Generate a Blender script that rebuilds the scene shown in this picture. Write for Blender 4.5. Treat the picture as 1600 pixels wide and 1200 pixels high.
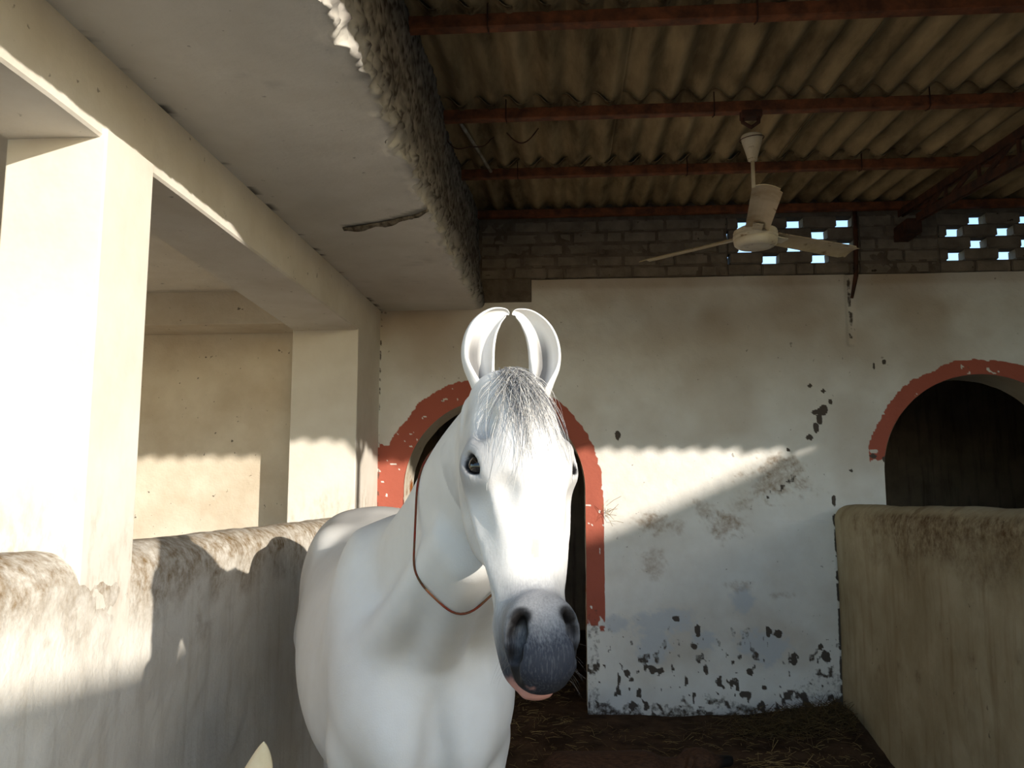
import bpy, bmesh, math, random
import numpy as np
from mathutils import Vector, Matrix

# ------------------------------------------------------------------ scene, camera, light
for o in list(bpy.data.objects):
    bpy.data.objects.remove(o, do_unlink=True)
scene = bpy.context.scene
COL = scene.collection
rng = np.random.default_rng(7)
random.seed(7)

EYE = 1.55
cam_d = bpy.data.cameras.new('camera')
cam_d.sensor_fit = 'HORIZONTAL'; cam_d.sensor_width = 36.0
cam_d.lens = 1294.0 * 36.0 / 1600.0
cam_d.clip_start = 0.05; cam_d.clip_end = 300
cam = bpy.data.objects.new('camera', cam_d); COL.objects.link(cam)
PITCH = math.atan(160.0 / 1294.0)
YAW = math.atan(90.0 / 1294.0 * math.cos(PITCH))
cam.location = (0, 0, EYE)
cam.rotation_euler = (math.pi / 2 + PITCH, 0, YAW)
scene.camera = cam

SUN_A, SUN_B = 0.95, 0.28            # light travels (-A, 1, -B)
to_sun = Vector((SUN_A, -1.0, SUN_B)).normalized()
sun_d = bpy.data.lights.new('sun', 'SUN')
sun_d.energy = 6.1; sun_d.angle = math.radians(0.53); sun_d.color = (1.0, 0.915, 0.79)
sun = bpy.data.objects.new('sun', sun_d); COL.objects.link(sun)
sun.location = (6, -6, 8)
sun.rotation_euler = to_sun.to_track_quat('Z', 'Y').to_euler()

world = bpy.data.worlds.new('sky'); scene.world = world
world.use_nodes = True
wt = world.node_tree; wt.nodes.clear()
w_out = wt.nodes.new('ShaderNodeOutputWorld'); w_bg = wt.nodes.new('ShaderNodeBackground')
w_sky = wt.nodes.new('ShaderNodeTexSky')
w_sky.sky_type = 'NISHITA'; w_sky.sun_disc = False
w_sky.sun_elevation = math.atan2(SUN_B, math.hypot(SUN_A, 1.0))
w_sky.sun_rotation = math.atan2(to_sun.x, to_sun.y)
w_sky.air_density = 1.0; w_sky.dust_density = 0.6; w_sky.ozone_density = 1.0
w_tint = wt.nodes.new('ShaderNodeMix'); w_tint.data_type = 'RGBA'; w_tint.blend_type = 'MULTIPLY'
w_tint.inputs['Factor'].default_value = 1.0; w_tint.inputs['B'].default_value = (0.88, 0.97, 1.11, 1)
wt.links.new(w_sky.outputs[0], w_tint.inputs['A']); wt.links.new(w_tint.outputs['Result'], w_bg.inputs[0]); wt.links.new(w_bg.outputs[0], w_out.inputs[0])
w_bg.inputs[1].default_value = 0.44

scene.view_settings.view_transform = 'Standard'
scene.view_settings.look = 'None'
scene.view_settings.gamma = 1.0
scene.view_settings.use_curve_mapping = False
scene.view_settings.exposure = 0.0

# ------------------------------------------------------------------ numpy noise
def _hash(ix, iy, iz, seed):
    h = (ix.astype(np.int64) * 374761393 + iy.astype(np.int64) * 668265263 + iz.astype(np.int64) * 2147483647 + seed * 1274126177) & 0xFFFFFFFF
    h = ((h ^ (h >> 13)) * 1274126177) & 0xFFFFFFFF
    h = (h ^ (h >> 16)) & 0xFFFFFFFF
    return h.astype(np.float64) / 4294967295.0
def vnoise(p, scale=1.0, seed=0):
    q = np.asarray(p, dtype=np.float64) * scale
    i = np.floor(q).astype(np.int64); f = q - i; f = f * f * (3 - 2 * f)
    r = np.zeros(len(q))
    for dx in (0, 1):
        for dy in (0, 1):
            for dz in (0, 1):
                w = (f[:, 0] if dx else 1 - f[:, 0]) * (f[:, 1] if dy else 1 - f[:, 1]) * (f[:, 2] if dz else 1 - f[:, 2])
                r += w * _hash(i[:, 0] + dx, i[:, 1] + dy, i[:, 2] + dz, seed)
    return r
def fbm(p, scale=1.0, octaves=4, seed=0):
    r = 0; a = 0.5; t = 0
    for k in range(octaves):
        r = r + a * vnoise(p, scale * 2 ** k, seed + 17 * k); t += a; a *= 0.5
    return r / t
def sstep(a, b, x):
    t = np.clip((x - a) / (b - a), 0, 1); return t * t * (3 - 2 * t)

# ------------------------------------------------------------------ materials
def lin(c):
    return tuple(((v / 255) / 12.92 if v <= 10 else (((v / 255) + 0.055) / 1.055) ** 2.4) for v in c) + (1.0,)
class NT:
    def __init__(s, name):
        s.m = bpy.data.materials.new(name); s.m.use_nodes = True
        s.t = s.m.node_tree; s.b = s.t.nodes['Principled BSDF']
        tc = s.t.nodes.new('ShaderNodeTexCoord'); s.obj = tc.outputs['Object']
        g = s.t.nodes.new('ShaderNodeNewGeometry'); s.pos = g.outputs['Position']
    def link(s, a, b): s.t.links.new(a, b)
    def noise(s, scale, detail=4, rough=0.6, vec=None, stretch=None):
        n = s.t.nodes.new('ShaderNodeTexNoise'); n.inputs['Scale'].default_value = scale
        n.inputs['Detail'].default_value = detail; n.inputs['Roughness'].default_value = rough
        v = vec or s.pos
        if stretch:
            mp = s.t.nodes.new('ShaderNodeMapping'); mp.inputs['Scale'].default_value = stretch
            s.link(v, mp.inputs['Vector']); v = mp.outputs['Vector']
        s.link(v, n.inputs['Vector']); return n.outputs['Fac']
    def ramp(s, fac, lo, hi):
        r = s.t.nodes.new('ShaderNodeMapRange'); r.clamp = True
        r.inputs['From Min'].default_value = lo; r.inputs['From Max'].default_value = hi
        s.link(fac, r.inputs['Value']); return r.outputs['Result']
    def math(s, op, a, b):
        n = s.t.nodes.new('ShaderNodeMath'); n.operation = op
        for k, v in enumerate((a, b)):
            if isinstance(v, (int, float)): n.inputs[k].default_value = v
            else: s.link(v, n.inputs[k])
        return n.outputs[0]
    def attr(s, name):
        a = s.t.nodes.new('ShaderNodeAttribute'); a.attribute_name = name; return a.outputs['Fac']
    def mix(s, fac, a, b):
        n = s.t.nodes.new('ShaderNodeMix'); n.data_type = 'RGBA'
        for sock, v in ((n.inputs['Factor'], fac), (n.inputs['A'], a), (n.inputs['B'], b)):
            if isinstance(v, (int, float)): sock.default_value = v
            elif isinstance(v, tuple): sock.default_value = v if len(v) == 4 else v + (1.0,)
            else: s.link(v, sock)
        return n.outputs['Result']
    def done(s, col, rough=0.85, bump=None, strength=0.3, dist=0.01, spec=0.3):
        if isinstance(col, tuple): s.b.inputs['Base Color'].default_value = col
        else: s.link(col, s.b.inputs['Base Color'])
        if isinstance(rough, (int, float)): s.b.inputs['Roughness'].default_value = rough
        else: s.link(rough, s.b.inputs['Roughness'])
        s.b.inputs['Specular IOR Level'].default_value = spec
        if bump is not None:
            b = s.t.nodes.new('ShaderNodeBump'); b.inputs['Strength'].default_value = strength
            b.inputs['Distance'].default_value = dist
            s.link(bump, b.inputs['Height']); s.link(b.outputs['Normal'], s.b.inputs['Normal'])
        return s.m
def plaster(name, base, tint, masks=(), spots=0.0, spot_col=(45, 36, 30), bump=0.25, streak=0.0, streak_col=(150, 120, 85), scale=3.0):
    n = NT(name)
    col = n.mix(n.ramp(n.noise(scale, 5), 0.35, 0.7), lin(base), lin(tint))
    if streak:
        f = n.math('MULTIPLY', n.ramp(n.noise(1.0, 5, 0.65, stretch=(14, 14, 1.2)), 0.5, 0.75), streak)
        col = n.mix(f, col, lin(streak_col))
    for at, c, breakup in masks:
        f = n.attr(at)
        if breakup == 'soft':
            f = n.math('MULTIPLY', f, n.ramp(n.math('ADD', n.noise(30, 5, 0.7), n.math('MULTIPLY', n.noise(9, 4, 0.6), 0.6)), 0.55, 1.0))
        elif breakup:
            f = n.ramp(n.math('ADD', f, n.math('MULTIPLY', n.math('SUBTRACT', n.noise(38, 4), 0.5), breakup)), 0.35, 0.65)
        col = n.mix(f, col, lin(c))
    if spots:
        f = n.math('MULTIPLY', n.ramp(n.noise(26, 3, 0.5), 0.71, 0.75), spots)
        col = n.mix(f, col, lin(spot_col))
    h = n.math('ADD', n.noise(9, 3), n.math('MULTIPLY', n.noise(70, 3), 0.25))
    return n.done(col, 0.9, h, bump, 0.02, 0.2)
def plain(name, c1, c2, scale=8, rough=0.7, bump=0.2, spec=0.3, stretch=None, dist=0.005, metallic=0.0, lo=0.35, hi=0.65):
    n = NT(name); f = n.noise(scale, 5, 0.6, vec=n.obj, stretch=stretch)
    m = n.done(n.mix(n.ramp(f, lo, hi), lin(c1), lin(c2)), rough, f, bump, dist, spec)
    n.b.inputs['Metallic'].default_value = metallic
    return m

# ------------------------------------------------------------------ mesh helpers
def tag(o, label=None, cat=None, group=None, kind=None):
    if label: o['label'] = label
    if cat: o['category'] = cat
    if group: o['group'] = group
    if kind: o['kind'] = kind
    return o
def link(name, me, m=None, parent=None, smooth=False):
    o = bpy.data.objects.new(name, me); COL.objects.link(o)
    if m is not None and not me.materials: me.materials.append(m)
    if parent is not None: o.parent = parent
    if smooth: me.polygons.foreach_set('use_smooth', [True] * len(me.polygons))
    return o
def empty(name, loc=(0, 0, 0)):
    o = bpy.data.objects.new(name, None); COL.objects.link(o); o.location = loc; o.empty_display_size = 0.1
    return o
def mesh(name, v, f, attrs=None):
    me = bpy.data.meshes.new(name)
    v = np.asarray(v, dtype=np.float32)
    if isinstance(f, np.ndarray):
        k = f.shape[1]
        me.vertices.add(len(v)); me.vertices.foreach_set('co', v.ravel())
        me.loops.add(f.size); me.loops.foreach_set('vertex_index', f.ravel().astype(np.int32))
        me.polygons.add(len(f)); me.polygons.foreach_set('loop_start', (np.arange(len(f)) * k).astype(np.int32))
        me.update(calc_edges=True)
    else:
        me.from_pydata([tuple(map(float, p)) for p in v], [], f); me.update()
    for n, a in (attrs or {}).items():
        at = me.attributes.new(n, 'FLOAT', 'POINT'); at.data.foreach_set('value', np.asarray(a, dtype=np.float32))
    return me
def grid_faces(nu, nv, close_v=False):
    i = np.arange(nu - 1)[:, None]; j = np.arange(nv if close_v else nv - 1)[None, :]
    j2 = (j + 1) % nv
    return np.stack([i * nv + j, (i + 1) * nv + j, (i + 1) * nv + j2, i * nv + j2], -1).reshape(-1, 4)
def box_bm(bm, x0, x1, y0, y1, z0, z1, mat=None):
    r = bmesh.ops.create_cube(bm, size=1.0)
    M = Matrix.Translation(((x0 + x1) / 2, (y0 + y1) / 2, (z0 + z1) / 2)) @ Matrix.Diagonal((x1 - x0, y1 - y0, z1 - z0, 1))
    if mat is not None: M = mat @ M
    bmesh.ops.transform(bm, matrix=M, verts=r['verts']); return r['verts']
def bm_mesh(name, bm, bevel=0.0, seg=2):
    if bevel:
        bmesh.ops.bevel(bm, geom=list(bm.edges), offset=bevel, segments=seg, profile=0.5, affect='EDGES')
    bmesh.ops.recalc_face_normals(bm, faces=bm.faces)
    me = bpy.data.meshes.new(name); bm.to_mesh(me); bm.free(); return me
def box(name, x0, x1, y0, y1, z0, z1, m, parent=None, bevel=0.0):
    bm = bmesh.new(); box_bm(bm, x0, x1, y0, y1, z0, z1)
    return link(name, bm_mesh(name, bm, bevel), m, parent)
def tube_mesh(name, pts, rad, sides=8, cap=True):
    pts = [Vector(p) for p in pts]; n = len(pts)
    rad = rad if hasattr(rad, '__len__') else [rad] * n
    v = []; up = Vector((0, 0, 1))
    prev = None
    for i, p in enumerate(pts):
        t = (pts[min(i + 1, n - 1)] - pts[max(i - 1, 0)]).normalized()
        if prev is None:
            a = up if abs(t.z) < 0.9 else Vector((1, 0, 0)); s = t.cross(a).normalized()
        else:
            s = (prev - t * prev.dot(t)).normalized()
        prev = s; w = t.cross(s)
        for k in range(sides):
            an = 2 * math.pi * k / sides
            v.append(p + (s * math.cos(an) + w * math.sin(an)) * rad[i])
    f = []
    for i in range(n - 1):
        for k in range(sides):
            f.append((i * sides + k, i * sides + (k + 1) % sides, (i + 1) * sides + (k + 1) % sides, (i + 1) * sides + k))
    if cap:
        f.append(tuple(range(sides))[::-1]); f.append(tuple((n - 1) * sides + k for k in range(sides)))
    return mesh(name, v, f)
def bar_mesh(name, p, q, w, h, bevel=0.0):
    """a rectangular bar from p to q, w sideways, h upward"""
    p = Vector(p); q = Vector(q); d = q - p; L = d.length; t = d / L
    s = t.cross(Vector((0, 0, 1)))
    s = s.normalized() if s.length > 1e-4 else Vector((1, 0, 0)); u = s.cross(t)
    M = Matrix((s.to_4d(), t.to_4d(), u.to_4d(), (0, 0, 0, 1))).transposed()
    M[3][0] = M[3][1] = M[3][2] = 0
    M[0][3], M[1][3], M[2][3] = (p + q) / 2
    for k in range(3):
        M[k][3] = ((p + q) / 2)[k]
    M[3][3] = 1
    bm = bmesh.new(); box_bm(bm, -w / 2, w / 2, -L / 2, L / 2, -h / 2, h / 2, M)
    return bm_mesh(name, bm, bevel)
def lathe_mesh(name, prof, seg=32, centre=(0, 0, 0)):
    v = []; n = len(prof)
    for k in range(seg):
        a = 2 * math.pi * k / seg
        for r, z in prof: v.append((centre[0] + r * math.cos(a), centre[1] + r * math.sin(a), centre[2] + z))
    f = [(k * n + i, ((k + 1) % seg) * n + i, ((k + 1) % seg) * n + i + 1, k * n + i + 1) for k in range(seg) for i in range(n - 1)]
    return mesh(name, v, f)
# ------------------------------------------------------------------ materials of the place
D = 5.85                      # depth of the stable's back wall
XL = -1.365                   # plane of the left beam, pillars and partition
M = {}
M['white'] = plaster('whitewash', (220, 215, 206), (206, 199, 187), spots=0.5, bump=0.2)
n = NT('pillar_whitewash')                                   # whitewash with brown splashes low down
col = n.mix(n.ramp(n.noise(3, 5), 0.35, 0.7), lin((220, 215, 206)), lin((208, 201, 190)))
sx = n.t.nodes.new('ShaderNodeSeparateXYZ'); n.link(n.pos, sx.inputs[0])
hgt = n.ramp(n.math('ADD', sx.outputs['Z'], n.math('MULTIPLY', n.noise(4, 4, 0.6, stretch=(1, 1, 0.4)), 0.55)), 1.86, 1.60)
hgt = n.math('MULTIPLY', hgt, n.ramp(sx.outputs['Z'], 1.05, 1.35))
col = n.mix(n.math('MULTIPLY', hgt, n.ramp(n.noise(22, 5, 0.7, stretch=(1, 1, 0.35)), 0.46, 0.85)), col, lin((150, 122, 86)))
M['pillar'] = n.done(col, 0.9, n.noise(9, 3), 0.2, 0.02, 0.2)
M['white_slab'] = plaster('slab_whitewash', (212, 208, 200), (200, 195, 185), bump=0.2, masks=(('rough', (164, 160, 155), 0), ('soot', (60, 53, 49), 0)), spots=0.4)
M['white_left'] = plaster('left_bay_whitewash', (212, 203, 188), (192, 179, 160), spots=0.8, bump=0.35, streak=0.0)
M['partition'] = plaster('partition_limewash', (222, 219, 212), (204, 199, 190), masks=(('brown', (124, 100, 64), 'soft'),), streak=0.4, streak_col=(172, 160, 142), bump=0.4)
M['partition_right'] = plaster('stained_limewash', (182, 170, 142), (156, 142, 112), masks=(('brown', (84, 58, 30), 'soft'),), spots=0.5, streak=0.6, streak_col=(132, 110, 76), bump=0.4)
M['back'] = plaster('back_wall_limewash', (228, 227, 224), (212, 208, 202), masks=(('warm', (176, 160, 142), 0), ('blue', (190, 196, 204), 0), ('red', (164, 90, 74), 0.25), ('chip', (158, 140, 122), 'soft'), ('dark', (82, 74, 68), 0.9)), spots=0.55, spot_col=(96, 84, 74), bump=0.3)
M['reveal'] = plaster('arch_reveal_limewash', (206, 198, 184), (188, 176, 156), masks=(('brown', (140, 84, 40), 0.8),), spots=0.6)
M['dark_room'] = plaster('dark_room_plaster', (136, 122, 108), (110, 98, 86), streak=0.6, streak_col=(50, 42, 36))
M['brick'] = plaster('limewashed_brick', (136, 125, 112), (106, 95, 83), spots=0.9, bump=0.5, scale=7)
M['mortar'] = plaster('sooty_mortar', (116, 105, 93), (84, 74, 64), bump=0.6, scale=9)
n = NT('asbestos_cement'); f_ = n.noise(3.5, 5, 0.6, stretch=(2.2, 0.45, 1)); f2 = n.noise(60, 3)
col = n.mix(n.ramp(f_, 0.35, 0.65), lin((172, 150, 114)), lin((108, 92, 68)))
col = n.mix(n.math('MULTIPLY', n.attr('soot'), n.ramp(n.noise(24, 4), 0.3, 0.6)), col, lin((34, 29, 25)))
M['asbestos'] = n.done(col, 0.95, f2, 0.2, 0.003, 0.1)
M['steel'] = plain('red_oxide_steel', (140, 82, 50), (86, 52, 34), 14, 0.6, 0.2, 0.3)
M['steel_dark'] = plain('rusty_steel', (84, 50, 34), (52, 34, 26), 14, 0.75, 0.3, 0.3)
M['dirt'] = plain('stable_dirt', (84, 66, 50), (52, 40, 30), 6, 0.98, 0.8, 0.1, dist=0.03)
M['sand'] = plain('courtyard_sand', (166, 154, 136), (142, 130, 112), 1.2, 0.95, 0.4, 0.1)
n = NT('dry_straw'); M['straw'] = n.done(n.mix(n.attr('tone'), lin((58, 45, 30)), lin((160, 136, 90))), 0.8, None, spec=0.2)
M['render_out'] = plaster('added_wall_render', (200, 184, 158), (176, 158, 132), streak=0.4)
M['leaf'] = plain('leaf', (92, 112, 52), (52, 70, 30), 5, 0.7, 0.1, 0.2)
M['bark'] = plain('bark', (92, 76, 60), (58, 46, 36), 8, 0.9, 0.5, 0.1)

# ------------------------------------------------------------------ floor and courtyard
nx, ny = 150, 190
gx, gy = np.meshgrid(np.linspace(-4.7, 5.3, nx), np.linspace(-0.2, 9.6, ny), indexing='ij')
P = np.stack([gx.ravel(), gy.ravel(), np.zeros(gx.size)], 1)
P[:, 2] = (fbm(P, 2.2, 4, 3) - 0.5) * 0.07 + (fbm(P, 0.7, 2, 9) - 0.5) * 0.04
# a drift of dung and straw swept against the right corner
P[:, 2] += 0.10 * np.exp(-((P[:, 0] - 1.75) / 0.55) ** 2 - ((P[:, 1] - 5.7) / 0.45) ** 2)
FLOOR_P = P.copy()
def floor_z(x, y):
    i = np.clip((np.asarray(x) + 4.7) / 10.0 * (nx - 1), 0, nx - 1).round().astype(int)
    j = np.clip((np.asarray(y) + 0.2) / 9.8 * (ny - 1), 0, ny - 1).round().astype(int)
    return FLOOR_P[i * ny + j, 2]
o = link('floor', mesh('floor', P, grid_faces(nx, ny)), M['dirt'], smooth=True)
tag(o, 'dark trodden dirt floor of the stable with scattered straw', 'floor', kind='structure')
o = box('ground', -30, 30, -40, -0.2, -0.4, -0.02, M['sand'])
tag(o, 'sunlit sandy courtyard in front of the stable', 'ground', kind='structure')
o = box('ground', -30, 30, 9.6, 60, -0.4, -0.02, M['sand'])
tag(o, 'bare ground behind the stable', 'ground', kind='structure')

# ------------------------------------------------------------------ back wall with two arched openings
ARCH = [dict(cx=-0.53, r=0.64, zs=1.53), dict(cx=2.816, r=0.67, zs=1.645)]
def arch_in(x, z, a, grow=0.0):
    r = a['r'] + grow
    return np.where(z > a['zs'], np.hypot(x - a['cx'], z - a['zs']) < r, np.abs(x - a['cx']) < r)
st = 0.0125
xs = np.arange(XL - 0.03, 5.25, st); zs = np.arange(-0.08, 3.036, st)
gx, gz = np.meshgrid(xs, zs, indexing='ij')
nX, nZ = gx.shape
F = grid_faces(nX, nZ)
px, pz = gx.ravel().copy(), gz.ravel().copy()
cxm, czm = px[F].mean(1), pz[F].mean(1)
keep = np.ones(len(F), bool)
for a in ARCH: keep &= ~arch_in(cxm, czm, a)
F = F[keep]
used = np.zeros(len(px), int); np.add.at(used, F.ravel(), 1)
for a in ARCH:
    near = (used > 0) & (used < 4) & arch_in(px, pz, a, 0.03) & ~arch_in(px, pz, a, -0.03)
    up = near & (pz > a['zs'])
    an = np.arctan2(pz[up] - a['zs'], px[up] - a['cx'])
    px[up] = a['cx'] + a['r'] * np.cos(an); pz[up] = a['zs'] + a['r'] * np.sin(an)
    lo = near & ~(pz > a['zs']); px[lo] = a['cx'] + np.sign(px[lo] - a['cx']) * a['r']
idx = np.full(len(px), -1); u = np.unique(F); idx[u] = np.arange(len(u)); F = idx[F]
px, pz = px[u], pz[u]
Q = np.stack([px, np.zeros_like(px), pz], 1)
n1 = fbm(Q, 1.3, 4, 11); n2 = fbm(Q, 6, 4, 21); n3 = fbm(Q, 24, 3, 31); n4 = fbm(Q, 55, 2, 33)
py = D + (n1 - 0.5) * 0.035 + (n2 - 0.5) * 0.012 + (n3 - 0.5) * 0.004
# raised coat of plaster stops short of the left corner under the slab
# painted red bands round the arches
def band(a, outer, zmin_l, zmin_r, left_wide=0.0):
    r = np.hypot(px - a['cx'], pz - a['zs']); j = (n2 - 0.5) * 0.05 + (n3 - 0.5) * 0.03
    ro = outer + j + left_wide * sstep(0.2, -0.5, (px - a['cx']))
    m = np.where(pz > a['zs'], sstep(ro + 0.008, ro - 0.008, r), sstep(outer + 0.3 * j + 0.006, outer + 0.3 * j - 0.006, np.abs(px - a['cx'])))
    zl = np.where(px < a['cx'], zmin_l, zmin_r) + (n3 - 0.5) * 0.5 * 0.5
    return m * sstep(zl - 0.05, zl + 0.05, pz)
red = band(ARCH[0], 0.765, 1.18, 0.62, 0.05)
st2 = (px < -1.16) & (px > -1.4) & (pz < 1.84 + (n3 - 0.5) * 0.06) & (pz > 1.18 + (n3 - .5) * .3)
red = np.maximum(red, st2 * 1.0)
red = np.maximum(red, band(ARCH[1], 0.775, 1.74, 0.2))
red *= 1 - 0.8 * sstep(0.80, 0.86, n3 + 0.12 * n2)
red *= 1 - sstep(0.55, 0.35, pz) * (px < 1) * 0.9
def blob(x, z, rx, rz, seed, soft=0.25, amp=0.55):
    d = np.hypot((px - x) / rx, (pz - z) / rz) + (n2 - 0.5) * amp * 2 + (n3 - 0.5) * amp * 1.6 + (n4 - 0.5) * amp * 1.4
    return sstep(1 + soft, 1 - soft, d)
def wpt(x, y):   # a spot on the back wall, from where it is seen in the picture
    cp, sp, cy, sy = math.cos(PITCH), math.sin(PITCH), math.cos(YAW), math.sin(YAW)
    a, b = (x - 800) / 1294.0, -(y - 600) / 1294.0
    v = Vector((a, cp - b * sp, sp + b * cp)); v = Vector((v.x * cy - v.y * sy, v.x * sy + v.y * cy, v.z))
    t = D / v.y; return v.x * t, EYE + v.z * t
chip = np.zeros(len(px)); dark = np.zeros(len(px)); blue = np.zeros(len(px)); warm = np.zeros(len(px))
relief = np.zeros(len(px))
for (x, y, w, h) in ((1215, 745, 36, 26), (1142, 822, 22, 15), (1095, 795, 16, 14), (1150, 915, 14, 5), (1222, 930, 16, 5), (1020, 880, 13, 16), (1020, 815, 24, 12), (1060, 820, 14, 10), (1160, 790, 18, 9)):
    X, Z = wpt(x, y); k = D / 1294.0
    b = blob(X, Z, w * k, h * k, 0, 0.5, 0.9); f = 1.0 if w > 20 else 0.7
    chip = np.maximum(chip, b * f); relief += b * 0.006
X, Z = wpt(1220, 748)
b = blob(X, Z, 40 * D / 1294, 26 * D / 1294, 0, 0.1); relief += b * 0.012
X, Z = wpt(1228, 757); dd = np.abs((pz - Z) - (px - X) * 0.62) < 0.024 + 0.02 * (n2 - 0.5)
chip = np.maximum(chip, 0); dark = np.maximum(dark, (dd & (np.abs(px - X) < 0.13)) * sstep(0.55, 0.45, n3) * 0.6)
for (x, y, w, h) in ((1286, 640, 8, 7), (1274, 643, 6, 4), (1281, 655, 4, 7), (1276, 669, 4, 8), (1265, 683, 6, 4), (1298, 628, 3, 3), (1266, 602, 4, 4), (1287, 611, 3, 3), (1364, 712, 6, 3), (1382, 717, 3, 5), (1366, 572, 3, 6), (1382, 565, 4, 4), (1020, 1045, 6, 6), (1032, 1048, 7, 5), (980, 1052, 5, 7), (1165, 1085, 9, 5), (1290, 1025, 7, 9), (1282, 1010, 4, 5), (1172, 1050, 6, 6), (1240, 1030, 5, 9), (1090, 985, 4, 8), (1200, 985, 4, 8), (1215, 990, 5, 6), (965, 680, 4, 7), (1056, 967, 5, 4), (1232, 703, 3, 2), (1195, 1075, 4, 4), (1085, 1010, 4, 4), (1330, 735, 3, 3)):
    X, Z = wpt(x, y); k = D / 1294.0
    dark = np.maximum(dark, blob(X, Z, w * k, h * k, 0, 0.3, 0.35))
low = sstep(1.05, 0.15, pz)
Q2 = Q * np.array([1.0, 1, 0.55])
spk = fbm(Q2, 22, 2, 77); spk2 = fbm(Q2, 48, 2, 79); big = fbm(Q, 2.0, 3, 55)
dark = np.maximum(dark, sstep(0.76, 0.82, spk + 0.10 * low + 0.22 * (big - 0.5)) * low * 0.75)
dark = np.maximum(dark, sstep(0.80, 0.86, spk2 + 0.05 * low) * (0.25 + 0.5 * low))
dark = np.maximum(dark, sstep(0.16, -0.04, pz + (n2 - 0.5) * 0.45 + (n3 - .5) * .2) * 0.6)
dark = np.maximum(dark, sstep(0.5, 0.15, pz + (n2 - 0.5) * 0.5) * sstep(0.9, 1.7, px) * 0.42)
dark = np.maximum(dark, ((px > 0.11) & (px < 0.19 + 0.08 * (n2 - 0.5)) & (pz < 0.62 + 0.4 * (n2 - .5))) * 0.40 * (0.4 + n3))
dark = np.maximum(dark, sstep(0.012, 0.0, np.abs(px - (XL + 0.012))) * sstep(0.45, 0.6, n3))   # joint with the pillar
dark = np.maximum(dark, sstep(0.022, 0.006, np.abs(px - 1.80)) * sstep(0.3, 0.55, n3) * (pz < 1.5))
X0 = 1.97
dark = np.maximum(dark, sstep(0.020, 0.008, np.abs(px - X0 + (n2 - .5) * .04)) * (pz > 2.52 + .1 * n3) * 0.62 * sstep(.3, .5, n3))   # chased groove with rust
relief += sstep(0.03, 0.018, np.abs(px - X0)) * (pz > 2.52) * 0.015
for (x, y, w, h) in ((1040, 970, 36, 14), (960, 975, 16, 10), (1190, 1010, 30, 22), (1160, 940, 14, 16), (1020, 1010, 20, 30), (1100, 1000, 16, 12)):
    X, Z = wpt(x, y); blue = np.maximum(blue, blob(X, Z, w * D / 1294, h * D / 1294, 0, 0.4) * 0.75)
warm = sstep(2.0, 3.0, pz) * 0.6 * sstep(0.3, 0.7, n1 + 0.15 * n2) + sstep(0.5, 0.75, big) * 0.3 + 0.3 * sstep(2.94, 2.98, pz) + sstep(1.2, 1.9, pz) * 0.1
warm = np.clip(warm, 0, 1)
# a thin second coat of plaster ends in a ragged step near the right corner
Xc, Zc = wpt(1245, 815)
step = sstep(0.012, -0.012, (pz - Zc) + (n2 - .5) * 0.03) * sstep(Xc - 0.25, Xc, px) * (px < 1.8)
py = py + relief - step * 0.012
wall_back = link('wall_back', mesh('wall_back', np.stack([px, py, pz], 1), F[:, ::-1].copy(), dict(red=red, chip=chip, dark=dark, blue=blue, warm=warm)), M['back'], smooth=True)
tag(wall_back, 'long limewashed back wall with two red-banded arches and flaking patches', 'wall', kind='structure')
# reveals of the arches
for a in ARCH:
    pts = [(a['cx'] - a['r'], z) for z in np.linspace(-0.05, a['zs'], 40)[:-1]]
    pts += [(a['cx'] - a['r'] * math.cos(t), a['zs'] + a['r'] * math.sin(t)) for t in np.linspace(0, math.pi, 64)]
    pts += [(a['cx'] + a['r'], z) for z in np.linspace(a['zs'], -0.05, 40)[1:]]
    pts = np.array(pts); nd = 14
    V = np.zeros((len(pts), nd, 3)); V[:, :, 0] = pts[:, :1]; V[:, :, 2] = pts[:, 1:]
    V[:, :, 1] = np.linspace(D - 0.004, D + 0.34, nd)[None]
    V = V.reshape(-1, 3)
    jn = (fbm(V, 9, 3, 41) - 0.5) * 0.014
    s = np.where(np.tile(np.arange(nd) == 0, len(pts)), 0, 1)
    cen = np.stack([np.full(len(V), a['cx']), V[:, 1], np.minimum(V[:, 2], a['zs'])], 1)
    dr = V - cen; dr /= np.maximum(np.linalg.norm(dr, axis=1), 1e-6)[:, None]
    V = V - dr * (jn * s + 0.0)[:, None]
    br = sstep(0.5, 0.7, fbm(V, 4, 3, 5)) * sstep(2.0, 1.7, V[:, 2]) * sstep(D + 0.0, D + 0.1, V[:, 1])
    o = link('arch_reveal', mesh('arch_reveal', V, grid_faces(len(pts), nd), dict(brown=br)), M['reveal'], wall_back, smooth=True)

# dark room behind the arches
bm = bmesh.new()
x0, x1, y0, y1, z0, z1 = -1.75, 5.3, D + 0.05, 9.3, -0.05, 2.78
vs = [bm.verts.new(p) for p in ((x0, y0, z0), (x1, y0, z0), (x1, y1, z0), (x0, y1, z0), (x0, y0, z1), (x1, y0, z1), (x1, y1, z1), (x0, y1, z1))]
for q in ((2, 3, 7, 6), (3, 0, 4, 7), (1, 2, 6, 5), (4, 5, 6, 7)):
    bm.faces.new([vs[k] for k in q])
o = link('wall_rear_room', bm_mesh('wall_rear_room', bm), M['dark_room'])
tag(o, 'unlit plastered room seen through the arched openings', 'wall', kind='structure')

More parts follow.
